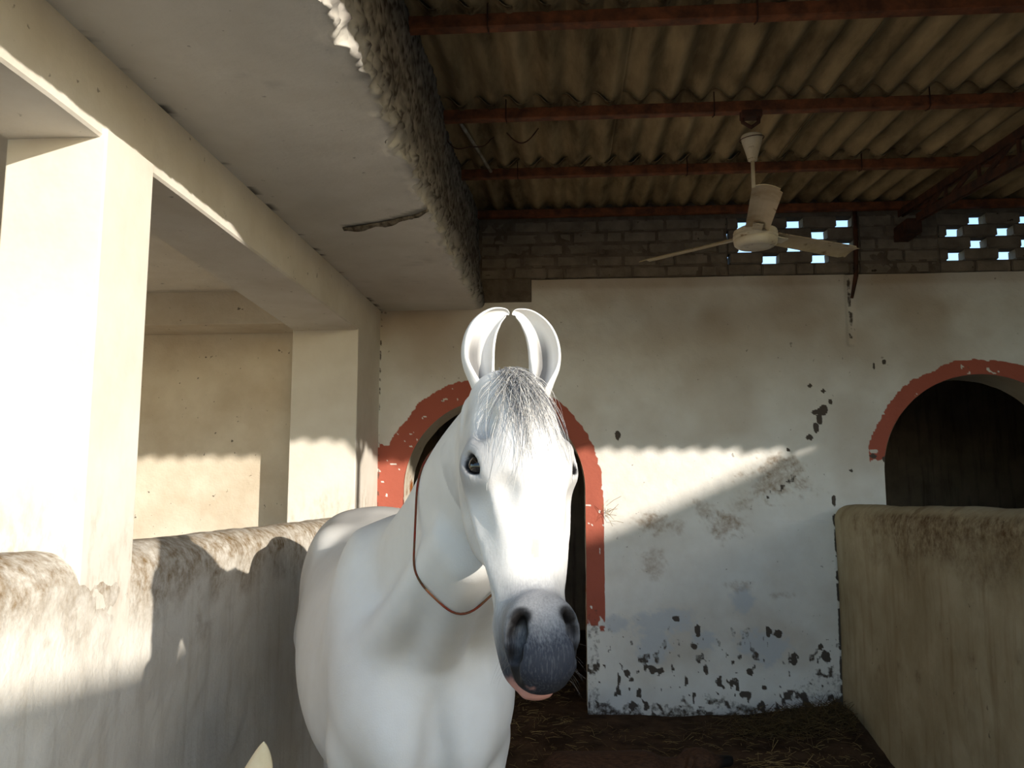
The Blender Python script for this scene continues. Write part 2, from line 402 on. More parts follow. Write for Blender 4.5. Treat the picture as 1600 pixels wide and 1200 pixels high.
# ------------------------------------------------------------------ brick wall above the plaster: every brick its own piece
upper = empty('wall_upper', (1.3, D + 0.06, 3.03))
tag(upper, 'sooty limewashed brickwork with gaps for air under the roof', 'wall', kind='structure')
def part_at(name, me, m, parent, loc=(0, 0, 0), rot=None, smooth=False):
    o = link(name, me, m, parent, smooth); o.matrix_parent_inverse = Matrix.Translation(-Vector(parent.location)); o.location = loc
    if rot: o.rotation_euler = rot
    return o
def brick_mesh(L, Hh, W, seed):
    bm = bmesh.new(); box_bm(bm, -L / 2, L / 2, -W / 2, W / 2, -Hh / 2, Hh / 2)
    bmesh.ops.bevel(bm, geom=list(bm.edges), offset=0.008, segments=2, affect='EDGES')
    r = random.Random(seed)
    for v in bm.verts: v.co += Vector((r.uniform(-.003, .003), r.uniform(-.003, .003), r.uniform(-.003, .003)))
    me = bm_mesh('brick', bm); return me
CH = 0.0865                                    # course height
COURSES = [3.036 + CH * k for k in range(-1, 5)]   # lower edges; first one only left of the plaster coat
BL = [brick_mesh(0.232, 0.077, 0.11, s) for s in range(4)]
BH = [brick_mesh(0.112, 0.077, 0.11, s + 9) for s in range(3)]
BJ = [brick_mesh(0.233, 0.079, 0.11, s + 19) for s in range(4)]
BW = {}
zones = [(-0.63, 1.14, 'solid'), (1.14, 2.06, 'jali'), (2.06, 2.605, 'solid'), (2.605, 3.56, 'jali'), (3.56, 5.2, 'solid')]
for (x0, x1, kind) in zones:
    for ci, zb in enumerate(COURSES):
        zc = zb + CH / 2
        if ci == 0:                            # the course hidden by plaster except at the left corner
            if x0 > 0: continue
            xe = -0.27
        else: xe = x1
        if kind == 'solid' or ci <= 1:
            x = x0 + (0 if ci % 2 else -0.06); k = 0
            while x < xe - 0.02:
                half = (k + ci) % 5 == 3
                w = 0.112 if half else 0.232
                if x < x0: w = w - (x0 - x); x = x0
                if x + w > xe: w = xe - x
                if w < 0.04: break
                key = round(w, 3)
                if abs(w - 0.232) < 0.004: me = BL[k % 4]
                elif abs(w - 0.112) < 0.004: me = BH[k % 3]
                else: me = BW.setdefault(key, brick_mesh(w, 0.077, 0.11, k))
                part_at('brick', me, M['brick'], upper, (x + w / 2, D + 0.06 + random.uniform(-0.006, 0.005), zc + random.uniform(-.003, .003)))
                x += w + 0.011; k += 1
        else:
            per = 0.345; gap = 0.112
            off = (0.595 if ci % 2 == 0 else 0.425) if x0 < 2 else (0.06 if ci % 2 == 0 else 0.22)   # first gap after x0
            gaps = []
            g = x0 + off
            while g > x0 + gap: g -= per
            while g < x1 - 0.02:
                gaps.append((max(g, x0), g + gap)); g += per
            x = x0
            for (g0, g1) in gaps + [(x1, x1)]:
                w = min(g0, x1) - x
                if w > 0.03:
                    me = BJ[ci % 4] if abs(w - 0.233) < 0.003 else BW.setdefault(('j', round(w, 3)), brick_mesh(w, 0.079, 0.11, ci))
                    part_at('brick', me, M['brick'], upper, (x + w / 2, D + 0.06 + random.uniform(-0.004, 0.004), zc))
                x = g1
def mortar_sheet(x0, x1, z0, z1, y):
    nX, nZ = int((x1 - x0) / 0.02) + 2, int((z1 - z0) / 0.02) + 2
    gx, gz = np.meshgrid(np.linspace(x0, x1, nX), np.linspace(z0, z1, nZ), indexing='ij')
    V = np.stack([gx.ravel(), np.full(gx.size, y), gz.ravel()], 1); V[:, 1] += (fbm(V, 14, 3, 61) - 0.5) * 0.022
    return V, grid_faces(nX, nZ)[:, ::-1].copy()
for (x0, x1, z0) in ((-0.75, -0.24, 2.86), (-0.24, 1.14, 3.0), (2.06, 2.605, 3.0), (3.56, 5.25, 3.0)):
    V, f = mortar_sheet(x0, x1, z0, 3.60, D + 0.010)
    part_at('mortar_bed', mesh('mortar_bed', V, f), M['mortar'], upper, smooth=True)
    part_at('mortar_core', box('mortar_core', x0, x1, D + 0.03, D + 0.115, z0, 3.60, M['mortar']).data, M['mortar'], upper)
for o in [o for o in bpy.data.objects if o.name.startswith('mortar_core') and o.parent is None]: bpy.data.objects.remove(o)
for (x0, x1) in ((1.14, 2.06), (2.605, 3.56)):
    bm = bmesh.new(); box_bm(bm, x0, x1, D + 0.02, D + 0.11, 3.0, 3.036 + CH * 0.98)
    part_at('mortar_bed', bm_mesh('mortar_bed', bm), M['mortar'], upper)
    for ci in range(2, 6):                     # thin bed between the courses of the open brickwork
        bm = bmesh.new(); zz = 3.036 + CH * (ci - 1); box_bm(bm, x0, x1, D + 0.025, D + 0.105, zz - 0.006, zz + 0.005)
        part_at('mortar_bed', bm_mesh('mortar_bed', bm), M['mortar'], upper)
    bm = bmesh.new(); box_bm(bm, x0, x1, D + 0.01, D + 0.12, 3.036 + CH * 5 - 0.004, 3.62)
    part_at('mortar_bed', bm_mesh('mortar_bed', bm), M['mortar'], upper)
# ledge on top of the plaster coat, with dirt lying on it
V, f = mortar_sheet(-0.265, 5.25, 0, 0.075, 0)
V = np.stack([V[:, 0], D - 0.008 + V[:, 2], 3.036 + V[:, 1] * 0.5 + 0.03 * sstep(0.62, 0.8, fbm(V, 3, 3, 8)) * sstep(0.0, .05, V[:, 2])], 1)
part_at('plaster_ledge', mesh('plaster_ledge', V, f), M['mortar'], upper, smooth=True)
# bare patch left of the coat: cut edge of the plaster
bm = bmesh.new(); box_bm(bm, -0.63, -0.262, D - 0.02, D + 0.03, 2.868, 3.037)
part_at('bare_patch', bm_mesh('bare_patch', bm, 0.004), M['mortar'], upper)

# ------------------------------------------------------------------ left bay
o = box('wall_left_bay', -4.7, XL - 0.1, 5.56, 5.8, -0.05, 2.9, M['white_left'])
tag(o, 'yellowed back wall of the left bay, half in sunlight', 'wall', kind='structure')
o = box('trim_1', -4.7, -1.74, 5.22, 5.57, 2.61, 2.9, M['white_left'], bevel=0.006)
tag(o, 'stained cross beam along the top of the left bay wall', 'beam', kind='structure')
o = box('wall_left', -4.9, -4.7, 2.2, 5.8, -0.05, 2.9, M['white_left'])
tag(o, 'far side wall of the left bay', 'wall', kind='structure')
o = box('ceiling_left_bay', -4.9, -1.45, -0.3, 5.8, 2.83, 2.95, M['white'])
tag(o, 'flat whitewashed slab over the left bay', 'ceiling', kind='structure')
# beam, wider towards the far pillar
bm = bmesh.new()
NY = 24; sec = []
for k in range(NY + 1):
    y = -0.3 + (D + 0.3) * k / NY; xl = -1.655 - 0.135 * max(0, (y - 2.6) / (5.23 - 2.6))
    zb = 2.583 - 0.004 * y + 0.0; j = random.uniform(-.002, .002)
    sec.append([bm.verts.new((xl, y, zb)), bm.verts.new((XL - 0.008, y, zb + j)), bm.verts.new((XL, y, zb + 0.008 + j)), bm.verts.new((XL, y, 2.86)), bm.verts.new((xl, y, 2.86))])
for a, b in zip(sec[:-1], sec[1:]):
    for k in range(5): bm.faces.new((a[k], a[(k + 1) % 5], b[(k + 1) % 5], b[k]))
bm.faces.new(sec[0]); bm.faces.new(sec[-1][::-1])
o = link('trim_2', bm_mesh('trim_2', bm), M['white'])
tag(o, 'long whitewashed beam running from the camera to the far pillar', 'beam', kind='structure')
o = box('pillar', -1.660, XL + 0.013, 2.245, 2.525, -0.05, 2.60, M['pillar'], bevel=0.006)
tag(o, 'near sunlit square pillar rising from the left partition', 'pillar', kind='structure')
o = box('pillar', -1.80, XL + 0.002, 5.23, D + 0.02, -0.05, 2.60, M['pillar'], bevel=0.006)
tag(o, 'far pillar standing against the back wall beside the red arch', 'pillar', kind='structure')

# slab over the horse with a broken edge and a rough fascia up to the roof
ys = np.arange(-0.3, D + 0.02, 0.0125)
prof = [(x, 2.82) for x in np.linspace(XL - 0.02, -0.70, 24)] + [(x, 2.82 + (x + 0.70) * 0.0) for x in np.linspace(-0.695, -0.645, 6)]
prof += [(-0.64 + 0.03 * t, 2.82 + 0.13 * t) for t in np.linspace(0.05, 1, 12)] + [(-0.61, z) for z in np.linspace(2.96, 3.6, 44)]
prof = np.array(prof); rough_i = np.clip((np.arange(len(prof)) - 23) / 5, 0, 1)
V = np.zeros((len(ys), len(prof), 3)); V[:, :, 0] = prof[None, :, 0]; V[:, :, 2] = prof[None, :, 1]; V[:, :, 1] = ys[:, None]
V = V.reshape(-1, 3); ri = np.tile(rough_i, len(ys))
a1, a2, a3 = fbm(V, 5, 3, 71), fbm(V, 16, 3, 73), fbm(V, 45, 2, 75)
edge = np.exp(-((V[:, 2] - 2.85) / 0.09) ** 2) * ri
V[:, 0] += ri * ((a1 - 0.5) * 0.07 + (a2 - 0.5) * 0.045 + (a3 - 0.5) * 0.035) * (0.35 + edge) * 0.9
V[:, 2] += edge * ((a2 - 0.5) * 0.03 + (a1 - .5) * .03) * (V[:, 2] < 2.97)
V[:, 0] -= 0.035 * sstep(3.95, 4.0, V[:, 1]) * (V[:, 2] > 3.0)
ex = V[:, 0] + 0.66 + (a1 - 0.5) * 0.08
rough = np.clip(ri * sstep(0.0, 0.05, ex + 0.0) + sstep(2.83, 2.9, V[:, 2]), 0, 1)
soot = sstep(2.85, 2.97, V[:, 2] + (a1 - .5) * .14 + (a2 - .5) * .10) * np.clip(0.62 + 1.1 * (a3 - .5) + 0.9 * (a2 - .5), 0.1, 1) + sstep(0.60, 0.68, a3) * 0.6 * (V[:, 2] > 2.832)
soot = np.clip(soot, 0, 1)
# an old dark scar across the underside of the slab
c = np.clip((V[:, 0] + 1.11) / 0.47, 0, 1); yc = 3.90 - 0.06 * c - 0.19 * c ** 2
scar = sstep(0.05, 0.03, np.abs(V[:, 1] - yc) + (a3 - .5) * .03) * (V[:, 0] > -1.11) * (V[:, 2] < 2.83)
soot = np.maximum(soot, scar * 0.5)
soot = np.maximum(soot, sstep(0.035, 0.0, V[:, 0] - XL) * sstep(0.6, 0.68, a2) * (V[:, 2] < 2.83))
o = link('ceiling', mesh('ceiling', V, grid_faces(len(ys), len(prof)), dict(rough=rough, soot=soot)), M['white_slab'], smooth=True)
tag(o, 'flat concrete slab above the horse with a broken crumbling edge', 'ceiling', kind='structure')
o = box('ceiling_slab_top', XL - 0.02, -0.74, -0.3, D + 0.02, 2.87, 3.0, M['mortar'])
o.name = 'slab_core'; 
o.parent = bpy.data.objects['ceiling']

# scar strip: frayed membrane still hanging from the slab
n = 26; vs = []
for i in range(n):
    t = i / (n - 1); x = -1.105 + 0.465 * t; y = 3.90 - 0.06 * t - 0.19 * t * t
    w = 0.022 * math.sin(math.pi * min(1, t * 1.1 + 0.12)) ** 0.6 * (0.8 + 0.4 * random.random())
    dz = 0.010 + 0.012 * math.sin(t * 9) ** 2 + random.uniform(0, 0.004)
    vs += [(x, y - w, 2.819 - dz * 0.2), (x + 0.004, y, 2.819 - dz), (x, y + w, 2.819 - dz * 0.25)]
o = link('torn_strip', mesh('torn_strip', vs, grid_faces(n, 3)), plain('torn_felt', (140, 132, 118), (78, 70, 60), 30, 0.95, 0.5, 0.1), smooth=True)
md = o.modifiers.new('thick', 'SOLIDIFY'); md.thickness = 0.004
tag(o, 'dark torn strip hanging from the underside of the slab', 'strip')

# ------------------------------------------------------------------ low partitions with rounded tops
def partition(name, xf, xb, y0, y1, top0, top1, m, sgn, seed, brown_fn, step=0.018):
    ys = np.arange(y0, y1 + 0.001, step); T = abs(xb - xf); r = min(0.11, T / 2)
    pr = [(0.0, z) for z in np.linspace(-1.5, -r, 70)] + [(r - r * math.cos(a), -r + r * math.sin(a)) for a in np.linspace(0.1, math.pi / 2, 12)]
    pr += [(x, 0.0) for x in np.linspace(r, T - r, 4)[1:-1]] + [(T - r + r * math.sin(a), -r + r * math.cos(a)) for a in np.linspace(0, math.pi / 2, 12)] + [(T, z) for z in np.linspace(-r, -1.5, 10)[1:]]
    pr = np.array(pr); V = np.zeros((len(ys), len(pr), 3))
    tops = np.interp(ys, [y0, y1], [top0, top1])
    V[:, :, 0] = xf + sgn * pr[None, :, 0]; V[:, :, 1] = ys[:, None]; V[:, :, 2] = tops[:, None] + pr[None, :, 1]
    V = V.reshape(-1, 3)
    b1, b2, b3 = fbm(V, 1.6, 3, seed), fbm(V, 7, 4, seed + 1), fbm(V, 30, 2, seed + 2)
    V[:, 0] -= sgn * ((b1 - 0.5) * 0.03 + (b2 - 0.5) * 0.012 + (b3 - .5) * .003)
    V[:, 2] += ((b1 - 0.5) * 0.03 + (b2 - 0.5) * 0.014) * (V[:, 2] > 0.8)
    f = grid_faces(len(ys), len(pr)); f = f if sgn < 0 else f[:, ::-1].copy()
    tp = np.repeat(tops, len(pr))
    o = link(name, mesh(name, V, f, dict(brown=brown_fn(V, tp, b1, b2, b3))), m, smooth=True)
    return o
def brown_left(V, tp, b1, b2, b3):
    h = tp - V[:, 2]
    b = sstep(0.26, 0.03, h + (b2 - 0.5) * 0.5) * (0.30 + 0.5 * b2) + 0.75 * sstep(0.60, 0.8, b2 + 0.25 * (b3 - .5)) * sstep(0.5, 0.1, h)
    return np.clip(b * 1.9, 0, 1)
def brown_right(V, tp, b1, b2, b3):
    h = tp - V[:, 2]
    b = sstep(0.40, 0.05, h + (b2 - 0.5) * 0.55) * sstep(0.02, 0.06, h) * sstep(6.0, 4.6, V[:, 1]) * (0.5 + 0.6 * b2) + sstep(0.66, 0.8, b2) * 0.5
    return np.clip(b * 1.3, 0, 1)
o = partition('wall_partition_left', XL + 0.010, XL - 0.24, 0.2, 5.5, 1.385, 1.352, M['partition'], -1, 101, brown_left)
tag(o, 'low limewashed partition with a rounded brown-stained top beside the horse', 'partition', kind='structure')
o = partition('wall_partition_right', 1.80, 2.04, 2.0, D + 0.01, 1.485, 1.425, M['partition_right'], 1, 131, brown_right)
tag(o, 'low yellow-brown stained partition on the right', 'partition', kind='structure')
bm = bmesh.new(); box_bm(bm, 1.815, 2.02, 2.003, 2.03, -0.05, 1.44)
o2 = link('partition_end', bm_mesh('partition_end', bm), M['partition_right'], o)
o = box('wall_right', 5.2, 5.4, 2.4, D + 0.2, -0.05, 3.6, M['white_left'])
tag(o, 'side wall of the stall beyond the right partition', 'wall', kind='structure')

# ------------------------------------------------------------------ corrugated roof
def roof_z(y): return 3.362 + 0.062 * (y - 3.0)           # underside of the valleys
roof = empty('roof', (2.2, 3.0, 3.4)); tag(roof, 'corrugated asbestos cement roof of overlapping sheets', 'roof', kind='structure')
PURL_Y = [1.12, 2.06, 3.00, 3.93, 4.86, 5.79]
PITCHC = 0.146; AMP = 0.026
def sheet_mesh(y0, y1, dz, extra):
    nu, nv = 7 * 12 + 8, 22
    W = PITCHC * 7.35
    u = np.linspace(0, W, nu); yy = np.linspace(y0, y1, nv)
    prof = AMP * (1 - np.cos(2 * np.pi * u / PITCHC))
    V = []
    for lay in (0, 1):
        for y in yy:
            z = roof_z(y) + prof + lay * 0.007 + dz * np.clip((y1 - y) / (y1 - y0), 0, 1) * -1 + extra * 0
            V.append(np.stack([u, np.full(nu, y), z], 1))
    V = np.concatenate(V); f0 = grid_faces(nv, nu); k = nv * nu
    fs = [tuple(q) for q in f0] + [tuple(q[::-1] + k) for q in f0]
    for i in range(nu - 1):
        fs.append((i + 1, i, i + k, i + 1 + k)); b = (nv - 1) * nu
        fs.append((b + i, b + i + 1, b + i + 1 + k, b + i + k))
    for j in range(nv - 1):
        fs.append((j * nu, (j + 1) * nu, (j + 1) * nu + k, j * nu + k))
        fs.append(((j + 1) * nu + nu - 1, j * nu + nu - 1, j * nu + nu - 1 + k, (j + 1) * nu + nu - 1 + k))
    val = np.exp(-(prof / 0.018) ** 2); ds = np.min(np.abs(V[:, 1][:, None] - (np.array(PURL_Y)[None] - 0.045)), 1)
    soot = np.exp(-(ds / 0.035) ** 2) * np.tile(0.25 + 0.75 * val, 2 * nv)
    return mesh('roof_sheet', V, fs, dict(soot=soot))
rows = [(0.74, 1.20), (1.05, 2.14), (1.99, 3.08), (2.93, 4.01), (3.86, 4.94), (4.79, 6.25)]
for ri_, (y0, y1) in enumerate(rows):
    mes = {0: sheet_mesh(y0, y1, 0.0085, 0)}
    if ri_ == 0: mes = {0: mes[0], 1: sheet_mesh(0.34, y1, 0.0085, 0), 2: sheet_mesh(0.50, y1, 0.0085, 0), 3: sheet_mesh(0.98, y1, 0.0085, 0)}   # unseen front ends set unevenly to place the roof's shadow edge
    for c in range(7):
        me = mes[0] if ri_ or c > 4 else mes[{0: 3, 1: 3, 4: 2}.get(c, 1)]
        o = part_at('roof_sheet', me, M['asbestos'], roof, (-0.80 + c * PITCHC * 7 + (0.0 if ri_ % 2 else 0.0), 0, 0.003 * (c % 2) + 0.0), smooth=True)
        o.rotation_euler = (0, random.uniform(-0.002, 0.002), random.uniform(-.003, .003))
# steel purlins, each a rolled angle with its hook bolts
for k, y in enumerate(PURL_Y):
    t = empty('roof_purlin', (-0.66, y, roof_z(y) - 0.03))
    nm = ['purlin nearest the courtyard edge of the roof', 'purlin second from the courtyard edge', 'rust-red steel purlin at the top edge of the picture', 'rust-red steel purlin that carries the ceiling fan', 'rust-red steel purlin between the fan and the back wall', 'dark steel purlin lying on top of the brick wall'][k]
    tag(t, nm, 'purlin', 'steel purlins under the roof')
    zt = roof_z(y) - 0.002
    bm = bmesh.new()
    box_bm(bm, -0.70, 6.4, y - 0.022, y - 0.016, zt - 0.052, zt)
    part_at('upright_flange', bm_mesh('upright_flange', bm, 0.0015, 1), M['steel'], t)
    bm = bmesh.new(); box_bm(bm, -0.70, 6.4, y - 0.0155, y + 0.028, zt - 0.052, zt - 0.045)
    part_at('bottom_flange', bm_mesh('bottom_flange', bm, 0.0015, 1), M['steel'], t)
    for xb in ([-0.30, 0.72, 1.74, 2.76] if 1 < k < 5 else []):
        pts = [(xb, y - 0.026, zt + 0.05), (xb, y - 0.027, zt - 0.02), (xb, y - 0.026, zt - 0.056), (xb + 0.002, y - 0.005, zt - 0.064), (xb, y + 0.03, zt - 0.056)]
        part_at('hook_bolt', tube_mesh('hook_bolt', pts, 0.0035, 6), M['steel_dark'], t)
# trusses with front posts
def truss(X, label):
    t = empty('roof_truss', (X, 5.8, 3.3)); tag(t, label, 'truss', 'steel trusses carrying the purlins')
    zt = lambda y: roof_z(y) - 0.075
    zb = lambda y: 3.335 - 0.085 * (5.5 - y)
    for s in (-1, 1):
        part_at('top_chord', bar_mesh('top_chord', (X + s * 0.014, 5.84, zt(5.84)), (X + s * 0.014, 0.95, zt(0.95)), 0.008, 0.05), M['steel_dark'], t)
        part_at('bottom_chord', bar_mesh('bottom_chord', (X + s * 0.014, 5.55, zb(5.55)), (X + s * 0.014, 1.3, zb(1.3)), 0.008, 0.05), M['steel_dark'], t)
    ys = [5.5, 5.14, 4.72, 4.30, 3.85, 3.4, 2.95, 2.5, 2.05, 1.6, 1.3]
    for a, b in zip(ys[:-1], ys[1:]):
        part_at('web_member', bar_mesh('web_member', (X, a, zb(a)), (X, b, zt(b)), 0.012, 0.03), M['steel_dark'], t)
        part_at('web_member', bar_mesh('web_member', (X, b, zb(b)), (X, b, zt(b)), 0.012, 0.026), M['steel_dark'], t)
    bm = bmesh.new(); box_bm(bm, X - 0.05, X + 0.05, 5.62, 5.86, 3.26, 3.36); part_at('wall_shoe', bm_mesh('wall_shoe', bm, 0.004), M['steel_dark'], t)
    zp = zb(1.4)
    part_at('post', bar_mesh('post', (X, 1.4, -0.05), (X, 1.4, zp + 0.02), 0.045, 0.045), M['steel_dark'], t)
    for s in (-1, 1):
        part_at('bracket', bar_mesh('bracket', (X, 1.4, zp - 0.22), (X, 1.4 + 0.16 * s, zp), 0.02, 0.03), M['steel_dark'], t)
        part_at('bracket', bar_mesh('bracket', (X, 1.4, zp - 0.22), (X + 0.16 * s, 1.4, zp), 0.02, 0.03), M['steel_dark'], t)
    part_at('bracket_tie', bar_mesh('bracket_tie', (X - 0.17, 1.4, zp), (X + 0.17, 1.4, zp), 0.03, 0.02), M['steel_dark'], t)
truss(2.35, 'rusty steel truss running to the back wall above the right partition')
truss(5.85, 'rusty steel truss at the far right end of the roof')

# ------------------------------------------------------------------ unseen wall added across the court, its top edge shaped to shade the stable
prof = [(4.0, 0), (4.0, 2.95), (6.2, 3.29), (6.85, 3.42), (7.1, 3.525), (11.5, 4.56), (12.84, 5.15), (15.5, 6.35), (22, 6.6), (22, 0)]
bm = bmesh.new()
A = [bm.verts.new((x, -6.0, z - 0.02)) for x, z in prof]; B = [bm.verts.new((x + 0.2, -6.3, z - 0.02)) for x, z in prof]
bm.faces.new(A[::-1]); bm.faces.new(B)
for k in range(len(prof)): bm.faces.new((A[k], A[(k + 1) % len(prof)], B[(k + 1) % len(prof)], B[k]))
o = link('wall_added_shade', bm_mesh('wall_added_shade', bm), M['render_out'])
tag(o, 'unseen rendered wall added across the court, rising top edge shaped to shade the stable', 'wall', kind='structure')
# ------------------------------------------------------------------ animals: one continuous surface grown from a distance field
class Field:
    def __init__(s, ax):
        s.ax = [np.asarray(a, np.float32) for a in ax]
        s.F = np.full([len(a) for a in s.ax], 0.6, np.float32)
    def blk(s, lo, hi):
        sl = []; g = []
        for k in range(3):
            a = s.ax[k]; i0 = max(0, int(np.searchsorted(a, lo[k])) - 1); i1 = min(len(a), int(np.searchsorted(a, hi[k])) + 1)
            sl.append(slice(i0, i1)); g.append(a[i0:i1])
        return tuple(sl), g[0][:, None, None], g[1][None, :, None], g[2][None, None, :]
    def add(s, fn, lo, hi, k=0.02, mode='add'):
        sl, X, Y, Z = s.blk(lo, hi)
        if any(q.stop <= q.start for q in sl): return
        d = fn(X, Y, Z).astype(np.float32); a = s.F[sl]
        if mode == 'add':
            h = np.maximum(k - np.abs(a - d), 0) / k; s.F[sl] = np.minimum(a, d) - h * h * k * 0.25
        else:
            d = -d; h = np.maximum(k - np.abs(a - d), 0) / k; s.F[sl] = np.maximum(a, d) + h * h * k * 0.25
    def ell(s, c, axes, r, k=0.02, mode='add'):
        """ellipsoid: centre, 3 axis vectors, 3 radii"""
        c = np.asarray(c, float); A = np.asarray(axes, float); r = np.asarray(r, float)
        ext = np.sqrt(((A * r[:, None]) ** 2).sum(0)) + k + 0.01
        def fn(X, Y, Z):
            x, y, z = X - c[0], Y - c[1], Z - c[2]
            q = [(x * A[i, 0] + y * A[i, 1] + z * A[i, 2]) / r[i] for i in range(3)]
            k0 = np.sqrt(q[0] ** 2 + q[1] ** 2 + q[2] ** 2)
            k1 = np.sqrt((q[0] / r[0]) ** 2 + (q[1] / r[1]) ** 2 + (q[2] / r[2]) ** 2)
            return k0 * (k0 - 1) / np.maximum(k1, 1e-6)
        s.add(fn, c - ext, c + ext, k, mode)
    def cap(s, a, b, ra, rb, k=0.02, mode='add'):
        a = np.asarray(a, float); b = np.asarray(b, float); m = max(ra, rb) + k + 0.01; ab = b - a; L2 = (ab ** 2).sum()
        def fn(X, Y, Z):
            x, y, z = X - a[0], Y - a[1], Z - a[2]
            t = np.clip((x * ab[0] + y * ab[1] + z * ab[2]) / L2, 0, 1)
            return np.sqrt((x - t * ab[0]) ** 2 + (y - t * ab[1]) ** 2 + (z - t * ab[2]) ** 2) - (ra + (rb - ra) * t)
        s.add(fn, np.minimum(a, b) - m, np.maximum(a, b) + m, k, mode)
    def sweep(s, pts, side, top, bot, wid, taper=None, power=2.3, k=0.03, steps=40):
        """lofted body: centre line pts, sideways vectors, offsets to upper and lower outline, half widths"""
        n0 = len(pts); tt = np.linspace(0, n0 - 1, steps)
        def ip(v):
            v = np.asarray(v, float)
            if v.ndim == 1: v = v[:, None]
            # cubic (Catmull-Rom)
            i = np.clip(np.floor(tt).astype(int), 0, n0 - 2); f = (tt - i)[:, None]
            p0, p1, p2, p3 = v[np.maximum(i - 1, 0)], v[i], v[i + 1], v[np.minimum(i + 2, n0 - 1)]
            return 0.5 * (2 * p1 + (p2 - p0) * f + (2 * p0 - 5 * p1 + 4 * p2 - p3) * f * f + (3 * p1 - p0 - 3 * p2 + p3) * f ** 3)
        P = ip(pts); S = ip(side); S /= np.linalg.norm(S, axis=1)[:, None]
        T_, B_, W_ = (np.maximum(ip(v)[:, 0], 1e-3) if q else ip(v)[:, 0] for v, q in ((top, 0), (bot, 0), (wid, 1)))
        G = ip(taper)[:, 0] if taper is not None else np.zeros(steps)
        ext = float(max(np.abs(T_).max(), np.abs(B_).max(), W_.max())) + k + 0.02
        seg = P[1:] - P[:-1]; L2 = (seg ** 2).sum(1)
        Tg = np.gradient(P, axis=0); Tg /= np.linalg.norm(Tg, axis=1)[:, None]
        S = S - Tg * (S * Tg).sum(1)[:, None]; S /= np.linalg.norm(S, axis=1)[:, None]
        U = np.cross(S, Tg)
        def fn(X, Y, Z):
            best = None
            for i in range(steps - 1):
                x, y, z = X - P[i, 0], Y - P[i, 1], Z - P[i, 2]
                t = (x * seg[i, 0] + y * seg[i, 1] + z * seg[i, 2]) / L2[i]; tc = np.clip(t, 0, 1)
                d2 = (x - tc * seg[i, 0]) ** 2 + (y - tc * seg[i, 1]) ** 2 + (z - tc * seg[i, 2]) ** 2
                d2 = np.broadcast_to(d2, np.broadcast_shapes(X.shape, Y.shape, Z.shape)).astype(np.float32)
                tv = (i + np.broadcast_to(tc, d2.shape)).astype(np.float32)
                if best is None: best, par = d2.copy(), tv.copy()
                else:
                    m = d2 < best; best[m] = d2[m]; par[m] = tv[m]
            i = np.clip(par.astype(np.int32), 0, steps - 2); f = par - i
            lp = lambda A: (A[i] * (1 - f) + A[i + 1] * f)
            cx, cy, cz = X - lp(P[:, 0]), Y - lp(P[:, 1]), Z - lp(P[:, 2])
            ss = cx * lp(S[:, 0]) + cy * lp(S[:, 1]) + cz * lp(S[:, 2])
            uu = cx * lp(U[:, 0]) + cy * lp(U[:, 1]) + cz * lp(U[:, 2])
            tg = cx * lp(Tg[:, 0]) + cy * lp(Tg[:, 1]) + cz * lp(Tg[:, 2])
            t_, b_, w_ = lp(T_), lp(B_), lp(W_)
            hc = (t_ + b_) / 2; hh = np.maximum((t_ - b_) / 2, 1e-3); q = (uu - hc) / hh
            w_ = w_ * (1 + lp(G) * np.clip(q, -1, 1))
            r = (np.abs(ss / w_) ** power + np.abs(q) ** power) ** (1.0 / power)
            d = (r - 1) * np.minimum(w_, hh) * (0.55 + 0.45 * np.minimum(w_, hh) / np.maximum(w_, hh))
            cap_d = np.abs(tg) - 0.004
            return np.where(cap_d > 0, np.sqrt(np.maximum(d, 0) ** 2 + cap_d ** 2) + np.minimum(d, 0) * 0, d)
        s.add(fn, P.min(0) - ext, P.max(0) + ext, k)
    def sample(s, p, grad=False):
        p = np.asarray(p, float); idx = []; fr = []
        for k in range(3):
            a = s.ax[k]; i = np.clip(np.searchsorted(a, p[:, k]) - 1, 0, len(a) - 2)
            idx.append(i); fr.append((p[:, k] - a[i]) / (a[i + 1] - a[i]))
        c = {}
        for dx in (0, 1):
            for dy in (0, 1):
                for dz in (0, 1): c[dx, dy, dz] = s.F[idx[0] + dx, idx[1] + dy, idx[2] + dz]
        fx, fy, fz = fr
        L = lambda a, b, t: a * (1 - t) + b * t
        x00, x10, x01, x11 = (L(c[0, j, l], c[1, j, l], fx) for (j, l) in ((0, 0), (1, 0), (0, 1), (1, 1)))
        v = L(L(x00, x10, fy), L(x01, x11, fy), fz)
        if not grad: return v
        h = 0.004; g = np.zeros_like(p)
        for k in range(3):
            e = np.zeros(3); e[k] = h
            g[:, k] = (s.sample(p + e) - s.sample(p - e)) / (2 * h)
        return v, g
